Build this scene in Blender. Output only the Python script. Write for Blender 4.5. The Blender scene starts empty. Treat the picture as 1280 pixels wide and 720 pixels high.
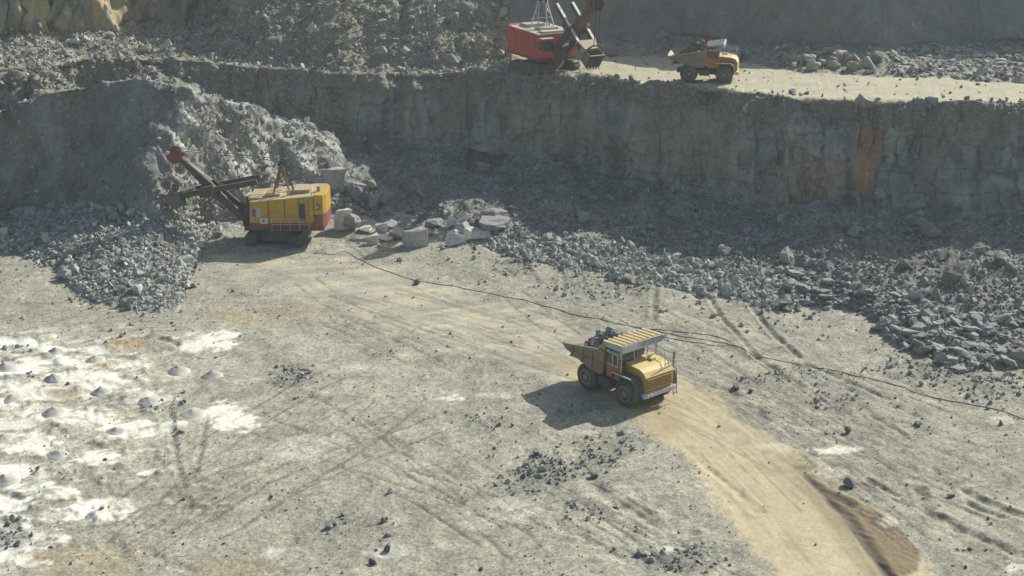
import bpy, bmesh, math, random
import numpy as np
from mathutils import Vector, Matrix, Euler
from mathutils.bvhtree import BVHTree

random.seed(7)
RNG = np.random.default_rng(11)
scene = bpy.context.scene
COL = scene.collection
PI = math.pi

# ------------------------------------------------------------------ camera model (1280 x 720 photograph)
CAM_H, PITCH, FPX = 34.0, math.radians(19.0), 1700.0
CP, SP = math.cos(PITCH), math.sin(PITCH)

def tan_down(row):
    return np.tan(PITCH - np.arctan((360.0 - np.asarray(row, float)) / FPX))
def y_at(row, z=0.0):
    return (CAM_H - z) / tan_down(row)
def depth(y, z):
    return y * CP + (CAM_H - z) * SP
def x_at(u, y, z):
    return (u - 640.0) / FPX * depth(y, z)
def P(u, row, z=0.0):
    y = float(y_at(row, z))
    return Vector((float(x_at(u, y, z)), y, z))
def project(x, y, z):
    d = depth(y, z)
    return 640 + FPX * x / d, 360 - FPX * (y * SP - (CAM_H - z) * CP) / d

# ------------------------------------------------------------------ numpy noise
_perm = np.random.default_rng(5).permutation(256)
_perm = np.concatenate([_perm, _perm, _perm])
_g = np.random.default_rng(6).normal(size=(256, 3)); _g /= np.linalg.norm(_g, axis=1)[:, None]
def noise(x, y, z):
    x = np.asarray(x, float); y = np.asarray(y, float) + 0 * x; z = np.asarray(z, float) + 0 * x
    xi, yi, zi = np.floor(x).astype(int), np.floor(y).astype(int), np.floor(z).astype(int)
    xf, yf, zf = x - xi, y - yi, z - zi
    u, v, w = (t * t * t * (t * (t * 6 - 15) + 10) for t in (xf, yf, zf))
    xi &= 255; yi &= 255; zi &= 255
    def gr(dx, dy, dz):
        h = _perm[_perm[_perm[xi + dx] + yi + dy] + zi + dz]
        g = _g[h]
        return g[..., 0] * (xf - dx) + g[..., 1] * (yf - dy) + g[..., 2] * (zf - dz)
    a = gr(0, 0, 0); a = a + u * (gr(1, 0, 0) - a)
    b = gr(0, 1, 0); b = b + u * (gr(1, 1, 0) - b)
    c = gr(0, 0, 1); c = c + u * (gr(1, 0, 1) - c)
    d = gr(0, 1, 1); d = d + u * (gr(1, 1, 1) - d)
    a = a + v * (b - a); c = c + v * (d - c)
    return 1.5 * (a + w * (c - a))
def fbm(x, y, z, octaves=4, gain=0.5):
    s, a, f = 0, 1.0, 1.0
    for i in range(octaves):
        s = s + a * noise(x * f + 17.3 * i, y * f + 5.1 * i, z * f + 9.7 * i)
        a *= gain; f *= 2.03
    return s
def ridged(x, y, z, octaves=4, gain=0.55):
    s, a, f = 0, 1.0, 1.0
    for i in range(octaves):
        s = s + a * (1 - 2 * np.abs(noise(x * f + 7.3 * i, y * f + 3.1 * i, z * f + 1.7 * i)))
        a *= gain; f *= 2.1
    return s
def sstep(a, b, x):
    t = np.clip((x - a) / (b - a), 0, 1)
    return t * t * (3 - 2 * t)

# ------------------------------------------------------------------ small object helpers
def tag(o, label=None, cat=None, group=None, kind=None):
    if label: o['label'] = label
    if cat: o['category'] = cat
    if group: o['group'] = group
    if kind: o['kind'] = kind
    return o
def link(o, parent=None):
    COL.objects.link(o)
    if parent is not None: o.parent = parent
    return o
def empty(name, loc, rz=0.0):
    o = bpy.data.objects.new(name, None)
    o.empty_display_size = 0.5
    o.location = loc; o.rotation_euler = (0, 0, rz)
    return link(o)

# ------------------------------------------------------------------ materials
def new_mat(name):
    m = bpy.data.materials.new(name); m.use_nodes = True
    nt = m.node_tree
    b = nt.nodes['Principled BSDF']
    return m, nt, b
def N(nt, kind, **kw):
    n = nt.nodes.new(kind)
    for k, v in kw.items():
        if k in n.inputs: n.inputs[k].default_value = v
        else: setattr(n, k, v)
    return n
def L(nt, a, b): nt.links.new(a, b)
def mixc(nt, fac, a, b, mode='MIX'):
    n = nt.nodes.new('ShaderNodeMix'); n.data_type = 'RGBA'; n.blend_type = mode
    for sock, v in ((n.inputs[0], fac), (n.inputs[6], a), (n.inputs[7], b)):
        if hasattr(v, 'is_linked'): L(nt, v, sock)
        else: sock.default_value = v if not isinstance(v, tuple) else (*v, 1)[:4]
    return n.outputs[2]
def ramp(nt, fac, stops):
    n = nt.nodes.new('ShaderNodeValToRGB')
    e = n.color_ramp.elements
    while len(e) < len(stops): e.new(0.5)
    for el, (p, c) in zip(e, stops):
        el.position = p; el.color = (c, c, c, 1) if not isinstance(c, tuple) else (*c, 1)
    L(nt, fac, n.inputs[0]); return n.outputs[0]
def noise_tex(nt, vec, scale, detail=4, rough=0.55):
    n = N(nt, 'ShaderNodeTexNoise'); n.inputs['Scale'].default_value = scale
    n.inputs['Detail'].default_value = detail; n.inputs['Roughness'].default_value = rough
    L(nt, vec, n.inputs['Vector']); return n.outputs['Fac']

def terrain_material():
    m, nt, b = new_mat('quarry_ground')
    geo = N(nt, 'ShaderNodeNewGeometry'); pos = geo.outputs['Position']
    at = N(nt, 'ShaderNodeAttribute', attribute_name='col')
    rg = N(nt, 'ShaderNodeAttribute', attribute_name='rough')
    n1 = noise_tex(nt, pos, 1.6, 8, 0.72)
    n2 = noise_tex(nt, pos, 6.0, 6, 0.75)
    rf_ = N(nt, 'ShaderNodeMath', operation='MULTIPLY_ADD'); L(nt, rg.outputs['Fac'], rf_.inputs[0]); rf_.inputs[1].default_value = .75; rf_.inputs[2].default_value = .25
    c = mixc(nt, rf_.outputs[0], at.outputs['Color'], ramp(nt, n1, [(0.28, 0.7), (0.5, 1.0), (0.72, 1.28)]), 'MULTIPLY')
    c = mixc(nt, rf_.outputs[0], c, ramp(nt, n2, [(0.3, 0.55), (0.5, 1.0), (0.7, 1.4)]), 'MULTIPLY')
    vor = N(nt, 'ShaderNodeTexVoronoi'); vor.inputs['Scale'].default_value = 5.5; L(nt, pos, vor.inputs['Vector'])
    vr = N(nt, 'ShaderNodeMath', operation='LESS_THAN'); L(nt, vor.outputs['Distance'], vr.inputs[0]); vr.inputs[1].default_value = 0.16
    vc = N(nt, 'ShaderNodeSeparateColor'); L(nt, vor.outputs['Color'], vc.inputs[0])
    sp = N(nt, 'ShaderNodeMath', operation='MULTIPLY'); L(nt, vr.outputs[0], sp.inputs[0]); L(nt, vc.outputs[0], sp.inputs[1])
    sp2 = N(nt, 'ShaderNodeMath', operation='MULTIPLY'); L(nt, sp.outputs[0], sp2.inputs[0]); L(nt, rg.outputs['Fac'], sp2.inputs[1])
    c = mixc(nt, sp2.outputs[0], c, (0.1, 0.102, 0.1))
    for sc_, lo, hi in ((4.2, .74, 1.22), (10.0, .62, 1.36)):
        vg = N(nt, 'ShaderNodeTexVoronoi'); vg.inputs['Scale'].default_value = sc_; L(nt, pos, vg.inputs['Vector'])
        vs = N(nt, 'ShaderNodeSeparateColor'); L(nt, vg.outputs['Color'], vs.inputs[0])
        gm = N(nt, 'ShaderNodeMath', operation='MULTIPLY'); L(nt, rg.outputs['Fac'], gm.inputs[0]); gm.inputs[1].default_value = .8
        c = mixc(nt, gm.outputs[0], c, mixc(nt, 1.0, c, ramp(nt, vs.outputs[1], [(.0, lo), (.5, 1.0), (1.0, hi)]), 'MULTIPLY'))
    L(nt, c, b.inputs['Base Color'])
    b.inputs['Roughness'].default_value = 0.95; b.inputs['Specular IOR Level'].default_value = 0.15
    h = N(nt, 'ShaderNodeMath', operation='MULTIPLY_ADD'); L(nt, n2, h.inputs[0]); h.inputs[1].default_value = 0.5; L(nt, n1, h.inputs[2])
    bp = N(nt, 'ShaderNodeBump'); bp.inputs['Distance'].default_value = 0.25
    L(nt, h.outputs[0], bp.inputs['Height'])
    st = N(nt, 'ShaderNodeMath', operation='MULTIPLY_ADD'); L(nt, rg.outputs['Fac'], st.inputs[0]); st.inputs[1].default_value = 0.3; st.inputs[2].default_value = 0.15
    L(nt, st.outputs[0], bp.inputs['Strength'])
    L(nt, bp.outputs[0], b.inputs['Normal'])
    return m

def rock_material(name, per_object):
    m, nt, b = new_mat(name)
    geo = N(nt, 'ShaderNodeNewGeometry'); pos = geo.outputs['Position']
    if per_object:
        oi = N(nt, 'ShaderNodeObjectInfo'); base = oi.outputs['Color']
    else:
        base = N(nt, 'ShaderNodeAttribute', attribute_name='col').outputs['Color']
    n1 = noise_tex(nt, pos, 2.5, 6, 0.65)
    n2 = noise_tex(nt, pos, 11.0, 4, 0.6)
    c = mixc(nt, 1.0, base, ramp(nt, n1, [(0.28, 0.65), (0.5, 1.0), (0.75, 1.22)]), 'MULTIPLY')
    c = mixc(nt, 1.0, c, ramp(nt, n2, [(0.3, 0.82), (0.5, 1.0), (0.7, 1.12)]), 'MULTIPLY')
    # dust lies on the upward faces
    sx = N(nt, 'ShaderNodeSeparateXYZ'); L(nt, geo.outputs['Normal'], sx.inputs[0])
    up = N(nt, 'ShaderNodeMapRange'); L(nt, sx.outputs['Z'], up.inputs[0]); up.inputs[1].default_value = 0.45; up.inputs[2].default_value = 0.95; up.inputs[4].default_value = 0.35
    c = mixc(nt, up.outputs[0], c, (0.36, 0.355, 0.33))
    L(nt, c, b.inputs['Base Color'])
    b.inputs['Roughness'].default_value = 0.9; b.inputs['Specular IOR Level'].default_value = 0.25
    bp = N(nt, 'ShaderNodeBump'); bp.inputs['Distance'].default_value = 0.08; bp.inputs['Strength'].default_value = 0.6
    L(nt, n1, bp.inputs['Height']); L(nt, bp.outputs[0], b.inputs['Normal'])
    return m

def paint(name, col, rough=0.5, metal=0.0, dirt=0.5, dirt_col=(0.30, 0.28, 0.24), spec=0.4, scale=1.0):
    """painted metal, dusty and blotchy, dirtier low down on the machine"""
    m, nt, b = new_mat(name)
    tc = N(nt, 'ShaderNodeTexCoord'); v = tc.outputs['Object']
    geo = N(nt, 'ShaderNodeNewGeometry')
    n1 = noise_tex(nt, v, 1.3 * scale, 6, 0.7)
    n2 = noise_tex(nt, v, 6.0 * scale, 5, 0.65)
    c = mixc(nt, 1.0, (*col, 1), ramp(nt, n2, [(0.3, 0.78), (0.5, 1.0), (0.7, 1.1)]), 'MULTIPLY')
    f = ramp(nt, n1, [(0.40, 0.08), (0.62, min(1.0, 0.85 * dirt + 0.1))])
    c = mixc(nt, f, c, dirt_col)
    sx = N(nt, 'ShaderNodeSeparateXYZ'); L(nt, geo.outputs['Normal'], sx.inputs[0])
    up = N(nt, 'ShaderNodeMapRange'); L(nt, sx.outputs['Z'], up.inputs[0]); up.inputs[1].default_value = 0.5; up.inputs[2].default_value = 1.0; up.inputs[4].default_value = 0.45 * dirt
    c = mixc(nt, up.outputs[0], c, (0.38, 0.36, 0.31))
    so_ = N(nt, 'ShaderNodeSeparateXYZ'); L(nt, v, so_.inputs[0])
    dz = N(nt, 'ShaderNodeMapRange'); L(nt, so_.outputs['Z'], dz.inputs[0]); dz.inputs[1].default_value = 0.2; dz.inputs[2].default_value = 2.6; dz.inputs[3].default_value = min(1, .75 * dirt + .15); dz.inputs[4].default_value = .06
    dm = N(nt, 'ShaderNodeMath', operation='MULTIPLY'); L(nt, dz.outputs[0], dm.inputs[0]); L(nt, ramp(nt, n2, [(.3, .35), (.65, 1.0)]), dm.inputs[1])
    c = mixc(nt, dm.outputs[0], c, dirt_col)
    L(nt, c, b.inputs['Base Color'])
    b.inputs['Roughness'].default_value = rough; b.inputs['Metallic'].default_value = metal
    b.inputs['Specular IOR Level'].default_value = spec
    bp = N(nt, 'ShaderNodeBump'); bp.inputs['Distance'].default_value = 0.02; bp.inputs['Strength'].default_value = 0.35
    L(nt, n2, bp.inputs['Height']); L(nt, bp.outputs[0], b.inputs['Normal'])
    return m
def glass_mat():
    m, nt, b = new_mat('dusty_window_glass')
    tc = N(nt, 'ShaderNodeTexCoord')
    n1 = noise_tex(nt, tc.outputs['Object'], 2.0, 5, 0.6)
    L(nt, mixc(nt, ramp(nt, n1, [(0.4, 0.1), (0.7, 0.7)]), (0.02, 0.025, 0.03, 1), (0.14, 0.14, 0.13)), b.inputs['Base Color'])
    b.inputs['Roughness'].default_value = 0.18; b.inputs['Specular IOR Level'].default_value = 0.6
    return m

# ------------------------------------------------------------------ terrain: one sheet, lines from near to far
cols_in = np.arange(-20, 1301, 1.5)
U = np.concatenate([np.linspace(-420, -24, 50), cols_in, np.linspace(1306, 1720, 50)])
def smooth(a, s):
    # gaussian smoothing on the non-uniform columns
    k = int(3 * s / 1.5) + 1
    w = np.exp(-0.5 * (np.arange(-k, k + 1) * 1.5 / s) ** 2); w /= w.sum()
    uu = np.arange(-420, 1720.1, 1.5)
    f = np.interp(uu, U, a); f = np.convolve(np.pad(f, k, mode='edge'), w, mode='valid')
    return np.interp(U, uu, f)
def table(d, s=9):
    us = sorted(d); return smooth(np.interp(U, us, [d[k] for k in us]), s)

ZB = table({-420: 10.0, 480: 10.0, 700: 10.5, 790: 10.8, 880: 11.2, 1000: 11.5, 1720: 11.7}, 30)
def wig(seed, *terms):
    return sum(a * noise(U / w + seed, 0 * U + .37 * seed, 0 * U) for a, w in terms)
# foot of all slopes on the pit floor
toe_y = y_at(table({-420: 305, 0: 312, 40: 322, 70: 345, 100: 366, 150: 386, 200: 391, 225: 387, 240: 345, 258: 302, 310: 284, 370: 275,
                    430: 268, 470: 272, 510: 290, 600: 308, 640: 322, 700: 333, 800: 355, 900: 374, 960: 386, 1050: 382, 1090: 396, 1105: 425,
                    1150: 444, 1200: 466, 1280: 462, 1720: 480}, 5) + wig(3, (5, 45), (4, 16)), 0)
toe_z = 0 * U
# shoulder of the low rubble in front
sh_row = table({-420: 262, 0: 264, 60: 258, 110: 252, 150: 258, 190: 277, 230: 279, 262: 277, 310: 273, 370: 266, 430: 259, 470: 258, 510: 268,
                600: 290, 650: 289, 700: 294, 800: 312, 900: 328, 1000: 340, 1100: 362, 1200: 388, 1280: 386, 1720: 392})
sh_z = table({-420: 1.0, 0: 1.0, 60: 1.6, 110: 2.2, 150: 2.5, 190: 2.2, 230: 1.1, 262: 0.5, 310: 0.3, 430: 0.4, 500: 0.5, 600: 0.5, 700: 0.7,
              800: 0.7, 1000: 0.9, 1200: 1.3, 1720: 1.3})
sh_y = (CAM_H - sh_z) / tan_down(sh_row)
# edge of the upper bench
ed_y = y_at(table({-420: 96, 0: 93, 50: 84, 100: 76, 150: 73, 200: 73, 250: 78, 330: 83, 400: 88, 430: 93, 500: 91, 600: 92, 700: 97, 760: 101,
                   800: 106, 850: 109, 900: 112, 960: 120, 1000: 124, 1100: 128, 1280: 131, 1720: 136}) + wig(11, (3.2, 70), (1.6, 22), (.9, 8)), ZB)
ed_z = 0 * U + ZB
# crest of the blasted heap (left) / top of the talus (right)
cr_row = table({-420: 165, 0: 136, 50: 118, 100: 104, 150: 98, 200: 101, 230: 107, 270: 120, 330: 138, 370: 150, 410: 163, 435: 185, 470: 182, 500: 178,
                560: 182, 600: 196, 650: 210, 700: 207, 760: 224, 850: 240, 950: 258, 1100: 266, 1280: 274, 1720: 280}, 7) + wig(21, (13, 90), (8, 28)) * sstep(430, 500, U) + wig(61, (4.5, 60), (2.5, 20), (1.2, 8)) * (1 - sstep(400, 440, U))
cr_y_l = table({-420: 117, 0: 117, 50: 118, 150: 119.5, 225: 118.5, 270: 121, 330: 125, 410: 129, 435: 130, 1720: 130})
slope = 2.3
cr_y_r = (CAM_H - ZB + ed_y * slope) / (slope + tan_down(cr_row))
t_lr = sstep(415, 480, U)
cr_y = cr_y_l * (1 - t_lr) + cr_y_r * t_lr
cr_z = CAM_H - cr_y * tan_down(cr_row)
no_y = np.minimum(cr_y + 5.0, ed_y - 3.2) * (1 - t_lr) + (cr_y * 0.95 + ed_y * 0.05) * t_lr
no_y = np.maximum(no_y, cr_y + 0.15)
no_z = (cr_z - 4.0) * (1 - t_lr) + (cr_z * 0.95 + ZB * 0.05) * t_lr
# back of the bench floor
b1_y = y_at(table({-420: 72, 0: 72, 100: 70, 200: 68, 260: 70, 330: 78, 430: 88, 500: 86, 600: 86, 640: 84, 690: 76, 760: 70, 850: 68, 940: 80,
                   1000: 90, 1100: 95, 1180: 99, 1280: 103, 1720: 108}) + wig(31, (3, 60), (1.5, 20)), ZB + .1)
b1_y = np.maximum(b1_y, ed_y + .5); b1_z = 0 * U + ZB + .1
# heap on the bench (u 280..620), low rubble + foot of the upper face elsewhere
wl = 1 - sstep(235, 300, U); wr = sstep(595, 668, U); wp = 1 - wl - wr
l_y = wig(41, (2.5, 50), (1.2, 18)) + table({-420: 150, -100: 150, 0: 151, 100: 154, 180: 160, 280: 167, 1720: 167})
r_y = (CAM_H - ZB - 1.2) / tan_down(table({-420: 58, 690: 58, 760: 49, 850: 46, 940: 57, 1000: 57, 1100: 62, 1200: 55, 1280: 58, 1720: 60}))
b2_y = wl * l_y + wp * (b1_y + 8.0) + wr * r_y
b2_z = wl * (ZB + 1.4) + wp * (ZB + 4.6) + wr * (ZB + 1.2)
b3_y = wl * (l_y + 4.5) + wp * (b1_y + 19.0) + wr * (r_y + 4.6)
b3_z = wl * (ZB + 11.5) + wp * (ZB + 10.5) + wr * (ZB + 9.2)
b4_y = b3_y + 25; b4_z = b3_z + 1.5
b5_y = 0 * U + 600; b5_z = b3_z + 5
near_y = 0 * U + 6.0
fl_y = 0 * U + 54.0
lines = [(near_y, toe_z), (fl_y, toe_z), (toe_y, toe_z), (sh_y, sh_z), (cr_y, cr_z), (no_y, no_z), (ed_y, ed_z), (b1_y, b1_z), (b2_y, b2_z),
         (b3_y, b3_z), (b4_y, b4_z), (b5_y, b5_z)]
SEGN = [26, 390, 44, 104, 8, 90, 26, 34, 46, 14, 10]
SEG = ['floor', 'floor', 'apron', 'slope', 'notch', 'wall', 'bench', 'pile', 'uface', 'top', 'top']
CRB = 1.15 + .6 * wig(51, (1, 60), (.6, 20))
gy, gz, seg = [], [], []
for k, n in enumerate(SEGN):
    (ya, za), (yb, zb) = lines[k], lines[k + 1]
    for i in range(n):
        t = i / n
        if k == 1:   # even steps in the picture, so near ground is not starved
            ra = 1 / ya; rb = 1 / yb
            y = 1 / (ra * (1 - t) + rb * t)
        else: y = ya * (1 - t) + yb * t
        z = za * (1 - t) + zb * t
        if k == 5:   # behind the heap the face stands back: flat first, then up
            yl = ya + (yb - 2.2 - ya) * t / .3 if t < .3 else yb - 2.2 + 2.2 * (t - .3) / .7
            zl = za if t < .3 else za + (zb - za) * (t - .3) / .7
            ty, tz = yb - CRB * .95, zb - CRB
            yr = ya + (ty - ya) * t / .8 if t < .8 else ty + (yb - ty) * (t - .8) / .2
            zr = za + (tz - za) * t / .8 if t < .8 else tz + (zb - tz) * (t - .8) / .2
            y = yl * (1 - t_lr) + yr * t_lr; z = zl * (1 - t_lr) + zr * t_lr
        gy.append(y); gz.append(z); seg.append(k)
gy.append(lines[-1][0]); gz.append(lines[-1][1]); seg.append(len(SEGN) - 1)
Y = np.array(gy); Z = np.array(gz); segv = np.array(seg)
NV, NU = Y.shape
UU = np.broadcast_to(U, Y.shape)
X = x_at(UU, Y, Z)
# round the profile a little along v except where it must stay crisp
Zs = Z.copy()
for _ in range(3):
    Zs[1:-1] = 0.25 * Zs[:-2] + 0.5 * Zs[1:-1] + 0.25 * Zs[2:]
Z = Zs
SEGM = np.broadcast_to(segv[:, None], Y.shape)
_, ROW = project(X, Y, Z)

def poly_dist(pts, z=0.0, arr=None):
    """distance (m) on the ground from each grid point to a polyline given at height z; also position along it"""
    Xp, Yp = (X, Y) if arr is None else arr
    w = [P(u, r, z) for u, r in pts]
    best = np.full(Xp.shape, 1e9); along = np.zeros(Xp.shape); acc = 0.0
    for a, b in zip(w[:-1], w[1:]):
        dx, dy = b.x - a.x, b.y - a.y; l2 = dx * dx + dy * dy; ln = math.sqrt(l2)
        t = np.clip(((Xp - a.x) * dx + (Yp - a.y) * dy) / l2, 0, 1)
        d = np.hypot(Xp - a.x - t * dx, Yp - a.y - t * dy)
        m = d < best
        best[m] = d[m]; along[m] = acc + t[m] * ln
        acc += ln
    return best, along / acc
def in_poly(pts, Up=None, Rp=None):
    Up = UU if Up is None else Up; Rp = ROW if Rp is None else Rp
    inside = np.zeros(Up.shape, bool)
    n = len(pts)
    for i in range(n):
        (x1, y1), (x2, y2) = pts[i], pts[(i + 1) % n]
        if y1 == y2: continue
        c = ((y1 > Rp) != (y2 > Rp)) & (Up < (x2 - x1) * (Rp - y1) / (y2 - y1) + x1)
        inside ^= c
    return inside

# ---- displacement
def grid_normals(X, Y, Z):
    du = np.stack([np.gradient(A, axis=1) for A in (X, Y, Z)], -1)
    dv = np.stack([np.gradient(A, axis=0) for A in (X, Y, Z)], -1)
    n = np.cross(du, dv); n /= np.linalg.norm(n, axis=-1)[..., None] + 1e-12
    return n
isf = (SEGM <= 1)
# lower haul road: sandy, graded
ROAD = [(1120, 790), (1035, 690), (985, 625), (915, 560), (845, 505), (770, 468)]
TRACK = [(790, 478), (700, 440), (610, 405), (520, 378), (440, 360), (375, 338), (330, 322)]
d_road, s_road = poly_dist(ROAD)
d_trk, s_trk = poly_dist(TRACK)
wob = fbm(X * .25, Y * .25, 0 * X, 4)
road_m = isf * (1 - sstep(-0.8, 0.5, d_road + 0.9 * wob + .35 * fbm(X * 1.4, Y * 1.4, 6 + 0 * X, 3) - (3.1 + 1.3 * (1 - s_road) ** 2)))
trk_m = isf * (1 - sstep(-2.2, 1.6, d_trk + 2.0 * wob - (3.6 + 1.2 * np.sin(s_trk * 3))))
# ruts and trenches in the floor  (pixel polyline, width m, depth m, darkness)
RUTS = [([(213, 508), (216, 545), (222, 585), (235, 618), (237, 640)], .30, .08, .62), ([(257, 520), (252, 555), (244, 590)], .28, .07, .55),
        ([(232, 634), (250, 636)], .4, .12, .7),
        ([(862, 345), (885, 372), (905, 400), (930, 425), (948, 447), (985, 478)], .30, .18, .8), ([(938, 383), (955, 402), (972, 420), (1000, 446)], .34, .2, .85),
        ([(700, 332), (705, 352), (702, 372)], .3, .12, .6), ([(660, 330), (672, 352), (668, 350)], .3, .1, .5), ([(770, 350), (770, 378)], .3, .1, .5),
        ([(820, 345), (818, 372), (817, 400)], .35, .14, .6), ([(722, 335), (740, 375)], .25, .1, .5),
        ([(1008, 595), (1035, 620), (1064, 634)], .4, .10, .95), ([(1035, 625), (1058, 645), (1078, 672), (1100, 705), (1112, 722)], .4, .10, .9),
        ([(1150, 610), (1160, 640), (1195, 660), (1245, 682), (1285, 698)], .5, .16, .75), ([(1210, 615), (1245, 635), (1285, 650)], .5, .2, .6),
        ([(1215, 630), (1250, 648)], .5, .22, .8), ([(1085, 600), (1120, 618)], .35, .2, .8), ([(1005, 455), (1060, 478), (1112, 500)], .3, .15, .6),
        ([(955, 450), (1000, 485), (1060, 520)], .25, .1, .45), ([(905, 485), (960, 525)], .3, .12, .4), ([(860, 560), (905, 600), (950, 640)], .25, .1, .35),
        ([(300, 720), (420, 640), (470, 600)], .4, .08, .3), ([(340, 690), (370, 672)], .5, .1, .5), ([(0, 700), (120, 640), (190, 590)], .5, .1, .35),
        ([(20, 712), (150, 645)], .4, .08, .3), ([(180, 690), (250, 720)], .3, .08, .35), ([(120, 660), (160, 700)], .3, .06, .3),
        ([(200, 425), (222, 432)], .4, .2, .8), ([(232, 600), (300, 612)], .25, .08, .4), ([(0, 618), (25, 622)], .4, .2, .8), ([(0, 650), (45, 655)], .4, .18, .7),
        ([(695, 655), (760, 690), (860, 715)], .5, .12, .35), ([(740, 610), (800, 640), (860, 665)], .4, .12, .4), ([(540, 365), (600, 385)], .3, .06, .25),
        ([(1140, 490), (1180, 505)], .3, .1, .4), ([(1090, 520), (1130, 545)], .35, .12, .5), ([(640, 430), (560, 420), (450, 440)], .5, .06, .22),
        ([(680, 460), (560, 450), (420, 470), (330, 520)], .5, .06, .2), ([(660, 445), (540, 435), (430, 452)], .4, .05, .2)]
groove = np.zeros(X.shape); rut_dark = np.zeros(X.shape); rim = np.zeros(X.shape)
wx = X + .22 * fbm(X * .8, Y * .8, 3 + 0 * X, 3); wy = Y + .22 * fbm(X * .8 + 40, Y * .8, 3 + 0 * X, 3)
brk = 0.55 + 0.75 * fbm(X * .9, Y * .9, 8 + 0 * X, 3)
for pts, w, dp, dk in RUTS:
    crisp = dk >= .5
    d, s = poly_dist(pts, 0.0, (X + .35 * (wx - X), Y + .35 * (wy - Y)) if crisp else (wx, wy))
    if crisp: w = w * .62
    bk_ = (1.0 if dk >= .9 else np.clip(brk + .2, .4, 1)) if crisp else np.clip(brk, .15, 1)
    g = np.exp(-(d / w) ** 2) * bk_ * isf
    groove = np.maximum(groove, g * dp); rut_dark = np.maximum(rut_dark, g * dk)
    rim = np.maximum(rim, np.exp(-((d - w * 1.8) / (w * .7)) ** 2) * dp * .45 * isf * np.clip(brk, 0, 1))
# tyre tracks: thin paired curves over the floor
trk_rng = random.Random(21); tyre = np.zeros(X.shape)
fsel = np.nonzero(isf & (UU > -60) & (UU < 1340)); fx_, fy_ = wx[fsel], wy[fsel]
fx2 = X[fsel] + .3 * (wx[fsel] - X[fsel]); fy2 = Y[fsel] + .3 * (wy[fsel] - Y[fsel]); acc_t = np.zeros(fx2.shape)
FLOW = [((700, 400), (1280, 690), 22), ((860, 380), (1280, 600), 12), ((640, 350), (980, 500), 9), ((360, 340), (720, 470), 12), ((0, 400), (420, 350), 8), ((120, 720), (560, 470), 8), ((620, 560), (900, 720), 7), ((880, 470), (1180, 720), 9), ((300, 480), (700, 700), 5)]
for (ua, ra_), (ub, rb_), cnt in FLOW:
    for i in range(cnt):
        j = lambda a, k: a + trk_rng.uniform(-k, k)
        p0, p2 = P(j(ua, 70), max(335, j(ra_, 34))), P(j(ub, 90), max(340, j(rb_, 50)))
        mid_ = (p0 + p2) / 2; dd = (p2 - p0); side = Vector((-dd.y, dd.x, 0)).normalized() * dd.length * trk_rng.uniform(-.16, .16)
        st_, en_ = sorted((trk_rng.uniform(0, .5), trk_rng.uniform(.5, 1)))
        pts = []
        for k in range(9):
            t = st_ + (en_ - st_) * k / 8
            pts.append(p0 * (1 - t) ** 2 + (mid_ + side) * 2 * t * (1 - t) + p2 * t * t)
        w_, dk_ = trk_rng.uniform(.07, .15), trk_rng.uniform(.35, .95)
        for off in ((0,) if trk_rng.random() < .3 else (-.95, .95)):
            nrm_ = Vector((-dd.y, dd.x, 0)).normalized() * off
            best = np.full(fx2.shape, 1e9)
            for a, b in zip(pts[:-1], pts[1:]):
                a, b = a + nrm_, b + nrm_
                dx, dy = b.x - a.x, b.y - a.y; l2 = dx * dx + dy * dy + 1e-6
                t = np.clip(((fx2 - a.x) * dx + (fy2 - a.y) * dy) / l2, 0, 1)
                best = np.minimum(best, np.hypot(fx2 - a.x - t * dx, fy2 - a.y - t * dy))
            acc_t = np.maximum(acc_t, dk_ * np.exp(-(best / w_) ** 2))
tyre[fsel] = acc_t
tyre *= np.clip(brk * 1.1 + .15, 0, 1)
for o_, w_, k_ in ((1.35, .2, .55), (1.75, .14, .4), (.9, .12, .3), (2.3, .14, .3)):
    tyre = np.maximum(tyre, isf * k_ * np.exp(-((d_road + .25 * noise(X * .2, Y * .2, o_ + 0 * X) - o_) / w_) ** 2) * np.clip(.6 + .9 * noise(X * .3, Y * .3, 9 * o_ + 0 * X), 0, 1))
    tyre = np.maximum(tyre, isf * k_ * np.exp(-((d_trk + .5 * noise(X * .15, Y * .15, 3 + o_ + 0 * X) - o_) / w_) ** 2) * np.clip(.6 + .9 * noise(X * .3, Y * .3, 5 * o_ + 0 * X), 0, 1))
# track plate imprints on the brown patch by the road
BROWN = [(1008, 592), (1040, 612), (1080, 632), (1120, 655), (1152, 690), (1148, 712), (1120, 722), (1085, 690), (1050, 640)]
brown_m = in_poly(BROWN).astype(float) * isf
for _ in range(4): brown_m[1:-1, 1:-1] = (brown_m[:-2, 1:-1] + brown_m[2:, 1:-1] + brown_m[1:-1, :-2] + brown_m[1:-1, 2:] + brown_m[1:-1, 1:-1]) / 5
n0 = grid_normals(X, Y, Z)
flr = (fbm(X * .12, Y * .12, 0 * X, 3) * .22 + fbm(X * .6, Y * .6, 2 + 0 * X, 4) * .05 * (1 + .9 * noise(X * .08, Y * .08, 4 + 0 * X)) + np.maximum(0, fbm(X * 1.9, Y * 1.9, 5 + 0 * X, 3) - .3) * .08)
flat = np.clip(road_m + .75 * trk_m, 0, 1)
lf0 = isf * sstep(395, 425, ROW) * (1 - sstep(640, 720, ROW)) * (1 - sstep(190, 310, UU))
flr = flr + lf0 * np.maximum(0, fbm(X * .55, Y * .55, 12 + 0 * X, 3)) * .28
disp_f = flr * (1 - .8 * flat) - groove + rim - .06 * tyre * (1 - .6 * flat) + flat * (-.05 + .02 * noise(d_road * 1.2, s_road * 9, 0 * X)) 
disp_f += brown_m * (.10 + .03 * fbm(X * .5, Y * .5, 6 + 0 * X, 3) + .02 * np.sin((X * .75 + Y * .66) * 15) * sstep(-.3, .2, noise(X * .4 + Y * .5, Y * .4 - X * .5, 1 + 0 * X)))
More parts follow.
